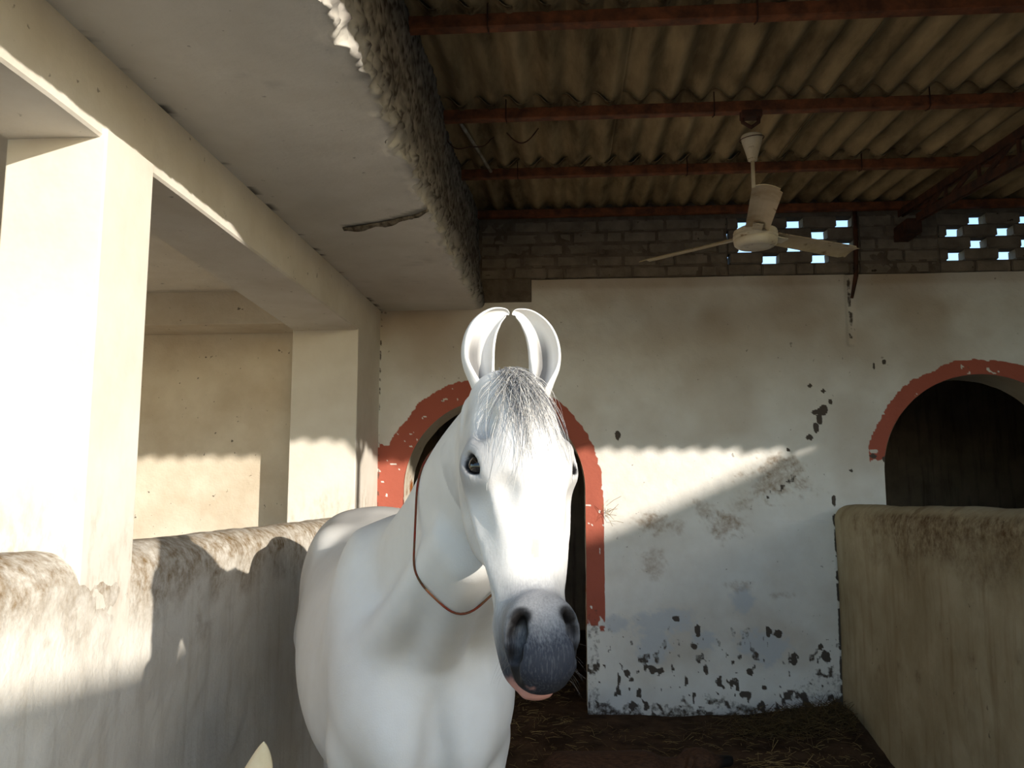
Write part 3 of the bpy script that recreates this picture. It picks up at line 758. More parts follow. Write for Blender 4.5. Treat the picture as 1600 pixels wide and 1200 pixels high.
    def surface(s):
        F = s.F; S = (F < 0)
        c = np.zeros([n - 1 for n in F.shape], np.uint8)
        for dx in (0, 1):
            for dy in (0, 1):
                for dz in (0, 1): c += S[dx:F.shape[0] - 1 + dx, dy:F.shape[1] - 1 + dy, dz:F.shape[2] - 1 + dz]
        act = np.argwhere((c > 0) & (c < 8)); ids = np.full(c.shape, -1, np.int32); ids[tuple(act.T)] = np.arange(len(act))
        acc = np.zeros((len(act), 3)); cnt = np.zeros(len(act))
        i, j, l = act.T
        for axis in range(3):
            for o1 in (0, 1):
                for o2 in (0, 1):
                    off = [0, 0, 0]; q = [k for k in range(3) if k != axis]; off[q[0]] = o1; off[q[1]] = o2
                    a = (i + off[0], j + off[1], l + off[2]); off[axis] = 1; b = (i + off[0], j + off[1], l + off[2])
                    fa, fb = F[a], F[b]; m = (fa < 0) != (fb < 0); t = np.where(m, fa / np.where(m, fa - fb, 1), 0)
                    pa = np.stack([s.ax[k][a[k]] for k in range(3)], 1); pb = np.stack([s.ax[k][b[k]] for k in range(3)], 1)
                    acc[m] += (pa + (pb - pa) * t[:, None])[m]; cnt += m
        P = acc / cnt[:, None]
        quads = []
        for axis in range(3):
            q = [k for k in range(3) if k != axis]
            sa = [slice(1, n - 1) for n in F.shape]; sa[axis] = slice(0, F.shape[axis] - 1); sb = list(sa); sb[axis] = slice(1, F.shape[axis])
            A, B = S[tuple(sa)], S[tuple(sb)]
            for flip, m in ((False, A & ~B), (True, ~A & B)):
                e = np.argwhere(m)
                if not len(e): continue
                base = e.copy(); base[:, q[0]] += 1; base[:, q[1]] += 1
                def cell(o0, o1):
                    cc = base.copy(); cc[:, q[0]] -= o0; cc[:, q[1]] -= o1; return ids[tuple(cc.T)]
                f = np.stack([cell(0, 0), cell(1, 0), cell(1, 1), cell(0, 1)], 1)
                if (axis == 1) != flip: f = f[:, ::-1]
                quads.append(f)
        quads = np.concatenate(quads); quads = quads[(quads >= 0).all(1)]
        for _ in range(2):
            v, g = s.sample(P, True); n2 = np.maximum((g ** 2).sum(1), 0.05)
            stp = np.clip(v / n2, -0.004, 0.004); P = P - g * stp[:, None]
        # light relaxation for even shading
        ed = np.concatenate([quads[:, [0, 1]], quads[:, [1, 2]], quads[:, [2, 3]], quads[:, [3, 0]]])
        for lam in (0.5, -0.45, 0.5):
            sm = np.zeros_like(P); n = np.zeros(len(P))
            for a, b in ((0, 1), (1, 0)):
                np.add.at(n, ed[:, a], 1)
                for k in range(3): sm[:, k] += np.bincount(ed[:, a], P[ed[:, b], k], len(P))
            P = P + lam * (sm / np.maximum(n, 1)[:, None] - P)
        return P, quads

def graded(lo, hi, f0, f1, fine, coarse):
    a = [lo]
    while a[-1] < hi:
        x = a[-1]; d = max(f0 - x, x - f1, 0.0)
        a.append(x + min(coarse, fine + d * 0.12))
    return np.array(a)
V3 = lambda *a: np.array(a, float)
def unit(v): v = np.asarray(v, float); return v / np.linalg.norm(v)

# ---- the white mare: body line, neck and head laid out in the stable's own metres
HB = unit(V3(0.33, -0.944, 0)); HS = unit(V3(0.944, 0.33, 0))          # forward, towards her left side
C0 = V3(-0.335, 2.10, 0)                                               # front of the chest
bp = lambda v, s=0.0, z=0.0: C0 - HB * v + HS * s + V3(0, 0, z)
fld = Field([graded(-1.35, 0.32, -0.30, 0.10, 0.0052, 0.016), graded(1.02, 4.15, 1.10, 1.72, 0.0052, 0.018), graded(0.0, 1.86, 1.13, 1.80, 0.0052, 0.018)])
vv = [0.02, 0.12, 0.30, 0.55, 0.85, 1.12, 1.36, 1.56, 1.68]
tops = [1.20, 1.33, 1.46, 1.43, 1.395, 1.43, 1.47, 1.40, 1.24]
bots = [0.86, 0.77, 0.68, 0.64, 0.66, 0.74, 0.83, 0.90, 1.00]
wids = [0.13, 0.195, 0.230, 0.285, 0.315, 0.31, 0.285, 0.22, 0.10]
fld.sweep([bp(v, 0, 1.06) for v in vv], [HS] * 9, [t - 1.06 for t in tops], [b - 1.06 for b in bots], wids, [-.05, -.12, -.22, -.2, -.12, -.06, -.08, -.05, 0], 2.2, 0.05, 44)
E_B = np.array([HB, HS, V3(0, 0, 1)])
for s in (-1, 1):
    fld.ell(bp(0.14, s * 0.135, 1.02), E_B, (0.13, 0.095, 0.17), 0.08)          # point of the shoulder
    fld.ell(bp(0.06, s * 0.080, 0.93), E_B, (0.095, 0.080, 0.13), 0.05)          # breast
    fld.ell(bp(0.30, s * 0.155, 1.17), E_B, (0.16, 0.075, 0.25), 0.09)          # shoulder blade
    fld.ell(bp(1.40, s * 0.13, 1.15), E_B, (0.26, 0.15, 0.27), 0.08)            # haunch
    fld.ell(bp(1.16, s * 0.20, 1.335), E_B, (0.08, 0.05, 0.05), 0.09)           # hip bone
    # forelegs
    a, b, c_, d_, e_ = bp(0.22, s * 0.15, 0.86), bp(0.20, s * 0.14, 0.50), bp(0.20, s * 0.14, 0.42), bp(0.21, s * 0.14, 0.15), bp(0.14, s * 0.14, 0.07)
    fld.cap(a, b, 0.095, 0.048, 0.05); fld.cap(b, c_, 0.05, 0.04, 0.03); fld.cap(c_, d_, 0.034, 0.034, 0.03); fld.cap(d_, e_, 0.036, 0.036, 0.02)
    fld.cap(e_, bp(0.12, s * 0.14, 0.02), 0.045, 0.062, 0.01)
    # hind legs: stifle, hock, cannon
    a, b, c_, d_, e_ = bp(1.34, s * 0.15, 0.95), bp(1.28, s * 0.16, 0.74), bp(1.60, s * 0.14, 0.52), bp(1.57, s * 0.14, 0.17), bp(1.49, s * 0.14, 0.07)
    fld.cap(a, b, 0.17, 0.11, 0.06); fld.cap(b, c_, 0.10, 0.048, 0.05); fld.cap(c_, d_, 0.042, 0.036, 0.03); fld.cap(d_, e_, 0.038, 0.038, 0.02)
    fld.cap(e_, bp(1.47, s * 0.14, 0.02), 0.045, 0.06, 0.01)
fld.cap(bp(-0.005, 0, 1.06), bp(0.0, 0, 0.74), 0.012, 0.03, 0.07, 'sub')          # groove of the breast
# head frame: u down the face, n out of the face, s towards her left (picture right)
HY = math.radians(17.5); HP = math.radians(63); HL = 0.87      # turn, slope and length of the head
hf = V3(math.sin(HY), -math.cos(HY), 0)
hu = hf * math.cos(HP) + V3(0, 0, -math.sin(HP)); hn = hf * math.sin(HP) + V3(0, 0, math.cos(HP)); hs = unit(V3(math.cos(HY), math.sin(HY), 0))
HR = V3(-0.100, 1.500, 1.768)
hp = lambda u, n, s: HR + hu * u * HL + hn * n + hs * s
E_H = np.array([hu, hn, hs])
# neck
NK = [bp(0.34, 0, 1.10), bp(0.17, 0.0, 1.25), V3(-0.285, 1.97, 1.41), V3(-0.205, 1.76, 1.55), hp(0.07, -0.135, 0)]
fld.sweep(NK, [HS, HS, unit(V3(.93, .36, 0)), unit(V3(.95, .3, 0)), hs], [.33, .265, .185, .145, .125], [-.27, -.225, -.165, -.13, -.10], [.17, .145, .112, .092, .076], [-.25, -.28, -.3, -.25, -.1], 2.1, 0.07, 36)
for s in (-1, 1):                                                     # muscle from the jaw to the point of the shoulder
    fld.cap(V3(-0.20, 1.74, 1.44) + HS * s * 0.055, bp(0.13, s * 0.135, 1.12), 0.030, 0.060, 0.045)
    fld.cap(V3(-0.215, 1.79, 1.36) + HS * s * 0.022, bp(0.02, s * 0.055, 1.14), 0.008, 0.002, 0.05, 'sub')
fld.cap(V3(-0.21, 1.74, 1.40), bp(0.05, 0, 1.15), 0.045, 0.05, 0.05)      # windpipe
# head
uu = [-0.025, 0.0, 0.07, 0.15, 0.22, 0.30, 0.38, 0.46, 0.54, 0.60, 0.635]
ht = [-0.05, -0.014, 0.004, 0.014, 0.015, 0.009, 0.002, -0.003, -0.008, -0.026, -0.054]
hb = [-0.13, -0.17, -0.20, -0.225, -0.230, -0.205, -0.165, -0.135, -0.118, -0.105, -0.085]
hw = [0.042, 0.066, 0.081, 0.089, 0.092, 0.086, 0.076, 0.066, 0.058, 0.048, 0.022]
hg = [0, 0.0, 0.0, 0.04, 0.02, -0.12, -0.26, -0.32, -0.2, -0.08, 0]
fld.sweep([hp(u, -0.09, 0) for u in uu], [hs] * 11, [t + 0.09 for t in ht], [b + 0.09 for b in hb], hw, hg, 2.12, 0.035, 56)
EYE_C = {}
for s in (-1, 1):
    fld.ell(hp(0.235, -0.145, s * 0.052), E_H, (0.100, 0.085, 0.030), 0.04)                   # jowl
    ed = unit(hs * s * 0.80 + hn * 0.56 + hu * 0.05)                                          # way the eye looks
    e1 = unit(hu * 0.74 - hs * s * 0.45 + hn * 0.30); e1 = unit(e1 - ed * (e1 @ ed)); e2 = np.cross(ed, e1)
    if e2 @ hu > 0: e2 = -e2
    EC = hp(0.218, -0.034, s * 0.071); EYE_C[s] = EC
    AX = np.array([e1, e2, ed])
    fld.ell(EC - ed * 0.004, AX, (0.047, 0.038, 0.031), 0.03)                                  # eye socket rim
    fld.cap(EC + e2 * 0.021 - e1 * 0.026 + ed * 0.006, EC + e2 * 0.020 + e1 * 0.014 + ed * 0.010, 0.011, 0.010, 0.018)   # brow
    fld.cap(hp(0.25, -0.070, s * 0.080), hp(0.345, -0.072, s * 0.070), 0.011, 0.010, 0.014)   # facial crest
    fld.ell(hp(0.135, -0.004, s * 0.062), E_H, (0.028, 0.014, 0.016), 0.03, 'sub')            # hollow above the eye
    fld.cap(hp(0.30, -0.028, s * 0.096), hp(0.46, -0.040, s * 0.080), 0.018, 0.018, 0.04, 'sub')
    fld.cap(hp(0.27, -0.125, s * 0.098), hp(0.46, -0.110, s * 0.074), 0.014, 0.014, 0.04, 'sub')
    # eyelids: open almond
    fld.ell(EC + ed * 0.023, AX, (0.0275, 0.0150, 0.014), 0.006, 'sub')
    fld.cap(EC + e1 * 0.026 + ed * 0.020, EC + e1 * 0.040 + ed * 0.018 - e2 * 0.002, 0.004, 0.002, 0.008, 'sub')
    # nostril wing
    fld.ell(hp(0.560, -0.036, s * 0.032), E_H, (0.050, 0.028, 0.027), 0.035)
    fld.cap(hp(0.30, 0.020, s * 0.052), hp(0.45, 0.012, s * 0.048), 0.021, 0.016, 0.022, 'sub')       # edge of the nasal bone
fld.ell(hp(0.555, -0.038, 0), E_H, (0.060, 0.021, 0.038), 0.045)                               # front of the muzzle
fld.ell(hp(0.600, -0.052, 0), E_H, (0.038, 0.032, 0.041), 0.025)                              # upper lip
fld.ell(hp(0.615, -0.070, 0), E_H, (0.024, 0.020, 0.038), 0.02)
fld.ell(hp(0.598, -0.110, 0), E_H, (0.042, 0.018, 0.035), 0.012)                              # lower lip and chin
fld.ell(hp(0.634, -0.094, 0), E_H, (0.026, 0.0045, 0.046), 0.005, 'sub')                      # mouth line
NOS = {}
for s in (-1, 1):
    fld.cap(hp(0.615, -0.092, s * 0.046), hp(0.555, -0.092, s * 0.058), 0.004, 0.003, 0.006, 'sub')
    # opening of the nostril, a long comma down the side
    q = [hp(0.532, -0.013, s * 0.039), hp(0.556, -0.016, s * 0.047), hp(0.588, -0.030, s * 0.051), hp(0.620, -0.054, s * 0.046)]; NOS[s] = q
    for a_, b_, r1, r2 in ((0, 1, 0.010, 0.0165), (1, 2, 0.0165, 0.0160), (2, 3, 0.0160, 0.008)):
        fld.cap(q[a_], q[b_], r1, r2, 0.008, 'sub')
    q2 = [p - hs * s * 0.008 - hn * 0.014 for p in q]
    fld.cap(q2[0], q2[1], 0.008, 0.012, 0.006, 'sub'); fld.cap(q2[1], q2[2], 0.012, 0.010, 0.006, 'sub')
HP_, HQ = fld.surface()
# ears: curled shells whose tips meet
def ear(s):
    base = hp(-0.010, -0.058, s * 0.052 + 0.010)
    upv = V3(0, 0, 1); sv = hs * s; bk = -hf
    cl = [(0.000, -0.030), (0.006, 0.0), (0.013, 0.035), (0.012, 0.068), (0.002, 0.098), (-0.018, 0.122), (-0.040, 0.133), (-0.049, 0.130)]
    wd = [0.020, 0.025, 0.031, 0.0315, 0.028, 0.020, 0.009, 0.0015]; na = 17; T = 40
    tt = np.linspace(0, len(cl) - 1, T); ii = np.clip(np.floor(tt).astype(int), 0, len(cl) - 2); fr = tt - ii
    C = np.array([np.array(cl)[i] for i in range(len(cl))])
    def cr(A):
        A = np.asarray(A, float)
        if A.ndim == 1: A = A[:, None]
        p0, p1, p2, p3 = A[np.maximum(ii - 1, 0)], A[ii], A[ii + 1], A[np.minimum(ii + 2, len(A) - 1)]; f = fr[:, None]
        return 0.5 * (2 * p1 + (p2 - p0) * f + (2 * p0 - 5 * p1 + 4 * p2 - p3) * f * f + (3 * p1 - p0 - 3 * p2 + p3) * f ** 3)
    c2, w = cr(C), np.maximum(cr(wd)[:, 0], 0.0012)
    d2 = np.gradient(c2, axis=0); d2 /= np.linalg.norm(d2, axis=1)[:, None]
    V = []; inner = []
    for lay in (0, 1):
        for i in range(T):
            cen = base + sv * c2[i, 0] + upv * c2[i, 1] + bk * (0.012 * (i / T))
            across = sv * d2[i, 1] - upv * d2[i, 0]
            half = math.radians(np.interp(i / T, [0, 0.12, 0.3, 0.8, 1], [168, 150, 118, 105, 100]))
            twist = math.radians(18)
            for k in range(na):
                an = (k / (na - 1) * 2 - 1) * half + twist * 0.5
                r = w[i] * (1.0 - (0.13 if lay else 0.0)) - (0.0008 if lay else 0)
                r = max(r, 0.0004)
                V.append(cen + across * math.sin(an) * r + bk * math.cos(an) * r * 0.95)
                inner.append(lay * (1 - abs(k / (na - 1) * 2 - 1)))
    f = []; n = T * na
    for i in range(T - 1):
        for k in range(na - 1):
            a, b, c, d = i * na + k, i * na + k + 1, (i + 1) * na + k + 1, (i + 1) * na + k
            f.append((a, b, c, d)); f.append((n + a, n + d, n + c, n + b))
        for k, r in ((0, 1), (na - 1, -1)):
            a, d = i * na + k, (i + 1) * na + k
            f.append((a, d, n + d, n + a)[::r])
    for k in range(na - 1):
        a, b = (T - 1) * na + k, (T - 1) * na + k + 1; f.append((a, b, n + b, n + a))
    f = np.array(f)
    if s < 0: f = f[:, ::-1]
    return np.array(V), f, np.array(inner)
ears = [ear(-1), ear(1)]
P = HP_; off = len(P); PV = [P]; PF = [HQ]; inn = [np.zeros(len(P))]
for V, f, i_ in ears:
    PV.append(V); PF.append(f + off); off += len(V); inn.append(i_)
PV = np.concatenate(PV); PF = np.concatenate(PF); inn = np.concatenate(inn)
rel = PV - HR; hU, hN, hS = rel @ hu / HL, rel @ hn, rel @ hs
inhead = sstep(1.85, 1.65, PV[:, 1]) * (PV[:, 2] > 1.05)
c1, c2, c3 = fbm(PV, 14, 4, 201), fbm(PV, 45, 3, 203), fbm(PV, 4, 3, 205)
hd = (hU > 0.03) & (hN > -0.26) & (np.abs(hS) < 0.14) & (PV[:, 1] < 1.75)
grey = 0.95 * sstep(0.35, 0.64, hU + (c1 - 0.5) * 0.10 - 0.06 * sstep(0.02, 0.05, np.abs(hS)) * 0 + 0.02) * hd
grey *= 1 - 0.6 * sstep(-0.085, -0.12, hN) * sstep(0.57, 0.5, hU)
eye_d = np.minimum(np.linalg.norm(PV - EYE_C[-1], axis=1), np.linalg.norm(PV - EYE_C[1], axis=1)) - 0.006
dark_eye = sstep(0.0265, 0.0215, eye_d + (c1 - .5) * .006)
grey_eye = sstep(0.075, 0.03, eye_d + (c1 - 0.5) * 0.03) * 0.38
pink = 0.8 * sstep(0.56, 0.62, c2) * sstep(0.63, 0.65, hU) * sstep(-0.10, -0.06, hN) * hd * sstep(0.05, 0.03, np.abs(hS + 0.0))
pink = np.maximum(pink, sstep(-0.094, -0.100, hN) * sstep(0.595, 0.615, hU + (c2 - .5) * .04) * hd * 0.85 * sstep(-0.128, -0.118, hN))
pink = np.maximum(pink, sstep(0.012, 0.006, np.abs(hS - 0.004) + (c2 - .5) * .012) * sstep(0.36, 0.39, hU) * sstep(0.46, 0.43, hU) * hd * (hN > -.03) * 0.6)
nost = np.zeros(len(PV))
for s in (-1, 1):
    for q in NOS[s]: nost = np.maximum(nost, sstep(0.023, 0.015, np.linalg.norm(PV - (q - hs * s * 0.004 - hn * 0.006), axis=1)))
ear_dark = sstep(0.62, 0.92, inn) * sstep(1.875, 1.80, PV[:, 2]) * 0.8
dapple = sstep(0.52, 0.75, c3) * sstep(2.6, 3.2, PV[:, 1]) * 0.35
attrs = dict(grey=np.clip(grey, 0, 1), soft=np.clip(grey_eye + dapple + 0.42 * sstep(0.40, 0.70, 0.5 * c1 + 0.5 * c3) * hd, 0, 1), pink=pink, black=np.clip(np.maximum(np.maximum(dark_eye, nost), ear_dark), 0, 1))
def horse_mat(name, base, tint, skin, pinkc, fuzz=True):
    n = NT(name)
    col = n.mix(n.ramp(n.noise(5, 4), 0.35, 0.7), lin(base), lin(tint))
    col = n.mix(n.attr('soft'), col, lin((128, 126, 128)))
    hair = n.noise(60, 3, 0.6, stretch=(6, 6, 1))
    g = n.attr('grey'); g2 = n.ramp(n.math('ADD', g, n.math('MULTIPLY', n.math('SUBTRACT', hair, 0.5), 0.35)), 0.05, 0.95)
    col = n.mix(g2, col, lin(skin)); col = n.mix(n.attr('pink'), col, lin(pinkc)); col = n.mix(n.attr('black'), col, lin((24, 21, 21)))
    h = n.math('ADD', n.math('MULTIPLY', hair, 0.5), n.noise(220, 2))
    return n.done(col, 0.62, h, 0.12, 0.004, 0.25)
M['horse'] = horse_mat('white_coat', (216, 214, 211), (206, 203, 199), (44, 46, 54), (196, 142, 128))
horse = empty('horse', tuple(bp(0.6, 0, 0)))
tag(horse, 'white horse with inward-curving ears and dark muzzle facing the camera', 'horse')
body = part_at('body', mesh('horse_body', PV, PF, attrs), M['horse'], horse, smooth=True)
# eyes
n = NT('eye'); M['eye'] = n.done(lin((14, 10, 9)), 0.08, None, spec=0.6)
for s in (-1, 1):
    bm = bmesh.new(); bmesh.ops.create_uvsphere(bm, u_segments=24, v_segments=16, radius=0.0240)
    part_at('eye', bm_mesh('eye', bm), M['eye'], horse, tuple(EYE_C[s]), smooth=True)
# hair strands as slender tapered tubes
def strands(name, make, count, m, parent, seed=1, settle=None):
    """slender tapered tubes; make() gives one path and its radius, settle() moves all points at once"""
    rg = np.random.default_rng(seed); A = []; R = []
    for q in range(count):
        p, r = make(rg); A.append(p); R.append(r)
    A = np.array(A); R = np.array(R); n, k = A.shape[:2]
    if settle: A = settle(A, rg)
    t = np.gradient(A, axis=1); t /= np.maximum(np.linalg.norm(t, axis=2), 1e-9)[..., None]
    a = np.cross(t, V3(0.3, 0.9, 0.2)); a /= np.linalg.norm(a, axis=2)[..., None]; c = np.cross(t, a)
    rad = (R[:, None] * (1 - 0.75 * np.arange(k) / (k - 1))[None])[..., None]
    V = np.stack([A + (a * math.cos(2.094 * q) + c * math.sin(2.094 * q)) * rad for q in range(3)], 2).reshape(-1, 3)
    b = (np.arange(n)[:, None, None] * k + np.arange(k - 1)[None, :, None]) * 3; q = np.arange(3)[None, None, :]; q2 = (q + 1) % 3
    Fc = np.stack([b + q, b + q2, b + 3 + q2, b + 3 + q], -1).reshape(-1, 4)
    o = part_at(name, mesh(name, V, Fc, dict(tone=np.repeat(rg.random(n), k * 3))), m, parent, smooth=True); o['kind'] = 'stuff'; return o
n = NT('grey_hair'); M['hair'] = n.done(n.mix(n.ramp(n.attr('tone'), 0.2, 0.95), lin((104, 104, 108)), lin((224, 220, 212))), 0.5, None, spec=0.4)
n = NT('pale_hair'); M['hair_pale'] = n.done(n.mix(n.attr('tone'), lin((170, 166, 160)), lin((230, 226, 220))), 0.5, None, spec=0.4)
def forelock(rg):
    u0, s0 = rg.uniform(-0.012, 0.026), rg.normal(0, 0.012)
    L = 0.07 + 0.21 * rg.random() ** 1.3; sd = rg.normal(0.004, 0.046); bend = rg.normal(0, 0.008)
    pts = []
    for i in range(9):
        t = i / 8; pts.append(hp(u0 + L * t, 0.05, float(np.clip(s0 + sd * t ** 1.25 + bend * math.sin(t * 3.1), -0.072, 0.072))))
    return pts, rg.uniform(0.0004, 0.0008)
def onto_face(A, rg):
    n, k = A.shape[:2]; lift = (rg.uniform(0.0015, 0.007, n)[:, None] * (1 + 1.5 * np.sin(np.linspace(0, 3, k)))[None]).ravel()
    q = A.reshape(-1, 3)
    for _ in range(16): q = q - hn[None] * np.clip(fld.sample(q) - lift, -0.02, 0.02)[:, None] * 0.9
    q = q.reshape(n, k, 3)
    for _ in range(3): q[:, 1:-1] = (q[:, :-2] + 2 * q[:, 1:-1] + q[:, 2:]) / 4
    return q
strands('forelock', forelock, 340, M['hair'], horse, 3, onto_face)
MD = unit(V3(-0.05, 0.10, 0.20))
def mane(rg):
    t0 = rg.uniform(0, 2.6); q = np.array(NK); i = int(t0) + 1; f = t0 - int(t0)
    a = q[i] * (1 - f) + q[min(i + 1, 4)] * f
    L = rg.uniform(0.05, 0.13); out = HS * rg.uniform(0.5, 0.9)
    return [a + MD * 0.24 + (out * L * 0.8 * t + V3(0, 0, 0.014 - L * t * t * 0.9)) for t in np.linspace(0, 1, 6)], rg.uniform(0.0006, 0.0012)
def on_crest(A, rg):
    r = A[:, 0].copy()
    for _ in range(20): r = r - MD[None] * np.clip(fld.sample(r) - 0.002, -0.02, 0.03)[:, None]
    A = A + (r - A[:, 0])[:, None]; n, k = A.shape[:2]; q = A.reshape(-1, 3)
    for _ in range(4):
        d, g = fld.sample(q, True); q = q + g * np.clip(0.005 - d, 0, 0.02)[:, None]
    return q.reshape(n, k, 3)
strands('mane', mane, 260, M['hair_pale'], horse, 5, on_crest)
def whisk(rg):
    sgn = rg.choice([-1, 1]); p = hp(rg.uniform(0.55, 0.64), rg.uniform(-0.115, -0.05), sgn * rg.uniform(0.03, 0.055))
    d = unit(hs * sgn * 0.9 + hu * 0.3 + V3(0, 0, -0.4) + rg.normal(0, 0.3, 3)); L = rg.uniform(0.015, 0.042)
    return [p + d * L * t + V3(0, 0, -0.012 * t * t) for t in np.linspace(0, 1, 5)], 0.00018
def on_lip(A, rg):
    r = A[:, 0].copy()
    for _ in range(8):
        d, g = fld.sample(r, True); r = r - g * d[:, None]
    return A + (r - A[:, 0])[:, None]
n = NT('whisker_hair'); M['whisker'] = n.done(lin((120, 112, 104)), 0.6, None, spec=0.3)
strands('whiskers', whisk, 18, M['whisker'], horse, 9, on_lip)
def tailf(rg):
    p = bp(1.66, rg.normal(0, 0.018), 1.30 + rg.normal(0, 0.015)); L = rg.uniform(0.6, 0.95); sw = rg.normal(0, 0.05); bk = rg.uniform(0.08, 0.16)
    return [p - HB * bk * math.sin(min(1, t * 2.2) * 1.57) + HS * sw * t + V3(0, 0, 0.03 * math.sin(t * 3.1) * (1 - t) - L * t ** 1.2) for t in np.linspace(0, 1, 9)], rg.uniform(0.001, 0.002)
strands('tail', tailf, 260, M['hair_pale'], horse, 11)
# cord worn round the neck
top_c, bot_c = V3(-0.262, 1.83, 1.655), V3(-0.19, 1.83, 1.315)
cen = (top_c + bot_c) / 2 + V3(0, 0.0, 0); e1 = unit(top_c - bot_c); e2 = unit(HS - e1 * (HS @ e1)); loop = []
for k in range(72):
    a = 2 * math.pi * k / 72; d = e1 * math.cos(a) + e2 * math.sin(a); r = 0.03
    for _ in range(200):
        if float(fld.sample((cen + d * r)[None])[0]) > 0.0022: break
        r += 0.002
    loop.append(cen + d * r)
loop = np.array(loop)
q2 = np.stack([(loop - cen) @ e1, (loop - cen) @ e2], 1)                 # a taut cord follows the hull of the neck
def hull(pts):
    pts = sorted(map(tuple, pts)); out = []
    for seq in (pts, pts[::-1]):
        h = []
        for p in seq:
            while len(h) > 1 and (h[-1][0] - h[-2][0]) * (p[1] - h[-2][1]) - (h[-1][1] - h[-2][1]) * (p[0] - h[-2][0]) <= 0: h.pop()
            h.append(p)
        out += h[:-1]
    return np.array(out)
hl = hull(q2); hl = np.vstack([hl, hl[:1]]); sl = np.concatenate([[0], np.cumsum(np.linalg.norm(np.diff(hl, axis=0), axis=1))])
tt = np.linspace(0, sl[-1], 97)[:-1]; q2 = np.stack([np.interp(tt, sl, hl[:, 0]), np.interp(tt, sl, hl[:, 1])], 1)
for _ in range(3): q2 = (np.roll(q2, 1, 0) + 2 * q2 + np.roll(q2, -1, 0)) / 4
loop = cen + q2[:, :1] * e1 + q2[:, 1:] * e2
CORD = [tuple(p) for p in loop] + [tuple(loop[0])]
M['cord'] = plain('twisted_cord', (120, 42, 34), (96, 74, 52), 40, 0.9, 0.6, 0.1)
o = link('neck_cord', tube_mesh('neck_cord', CORD, 0.0027, 6, False), M['cord'], smooth=True)
tag(o, 'thin red and brown cord tied loosely round the horse neck', 'cord')
# ------------------------------------------------------------------ ceiling fan
FC = Vector((0.90, 3.93, 0)); FZ = 2.76
n = NT('fan_enamel')
col = n.mix(n.ramp(n.noise(7, 4), 0.4, 0.7), lin((206, 196, 176)), lin((180, 164, 136)))
col = n.mix(n.ramp(n.noise(18, 4, 0.7, stretch=(1, 1, 3)), 0.60, 0.72), col, lin((112, 84, 52)))
M['fan'] = n.done(col, 0.55, None, spec=0.35)
n = NT('fan_blade_enamel')
col = n.mix(n.ramp(n.noise(5, 4), 0.4, 0.7), lin((196, 178, 148)), lin((164, 140, 104)))
col = n.mix(n.ramp(n.noise(14, 4, 0.7), 0.60, 0.70), col, lin((110, 80, 46)))
M['fan_blade'] = n.done(col, 0.6, None, spec=0.3)
fan = empty('ceiling_fan', (FC.x, FC.y, FZ)); tag(fan, 'grimy white three-blade ceiling fan hanging from the purlin', 'ceiling fan')
zt = roof_z(3.93) - 0.055
part_at('hanger_bracket', tube_mesh('hanger_bracket', [(FC.x - 0.045, FC.y, zt + 0.01), (FC.x - 0.04, FC.y, zt - 0.05), (FC.x, FC.y, zt - 0.075), (FC.x + 0.035, FC.y, zt - 0.05), (FC.x + 0.04, FC.y, zt + 0.01)], 0.010, 8), M['steel_dark'], fan)
bm = bmesh.new(); box_bm(bm, FC.x - 0.05, FC.x + 0.05, FC.y - 0.03, FC.y + 0.03, zt - 0.03, zt + 0.004)
part_at('clamp', bm_mesh('clamp', bm, 0.004), M['steel_dark'], fan)
zc = 3.245
part_at('canopy', lathe_mesh('canopy', [(0.0, 0.0), (0.050, 0.0), (0.052, -0.006), (0.048, -0.03), (0.036, -0.07), (0.026, -0.105), (0.022, -0.125), (0.012, -0.128), (0.0, -0.128)], 28, (FC.x, FC.y, zc)), M['fan'], fan, smooth=True)
wl = [(FC.x - 0.048 + 0.0 * t, FC.y - 0.03 * math.sin(t * 3), zc - 0.01 - 0.012 * math.sin(t * 3.1)) for t in np.linspace(0, 1, 4)]
part_at('wire_tie', tube_mesh('wire_tie', [(FC.x + 0.058 * math.cos(t), FC.y + 0.058 * math.sin(t), zc - 0.016 + 0.008 * math.sin(t + 1)) for t in np.linspace(0, 6.28, 24)], 0.002, 5), M['steel_dark'], fan)
part_at('down_rod', tube_mesh('down_rod', [(FC.x, FC.y, zc - 0.12), (FC.x, FC.y, FZ + 0.03)], 0.0095, 10), M['fan'], fan, smooth=True)
part_at('motor_housing', lathe_mesh('motor_housing', [(0.0, 0.05), (0.03, 0.048), (0.036, 0.03), (0.075, 0.022), (0.100, 0.008), (0.104, -0.004), (0.100, -0.010), (0.105, -0.016), (0.105, -0.030), (0.098, -0.034)], 48, (FC.x, FC.y, FZ)), M['fan'], fan, smooth=True)
part_at('motor_cover', lathe_mesh('motor_cover', [(0.099, -0.032), (0.103, -0.040), (0.100, -0.058), (0.086, -0.070), (0.070, -0.074), (0.062, -0.071), (0.040, -0.078), (0.0, -0.080)], 48, (FC.x, FC.y, FZ)), M['fan'], fan, smooth=True)
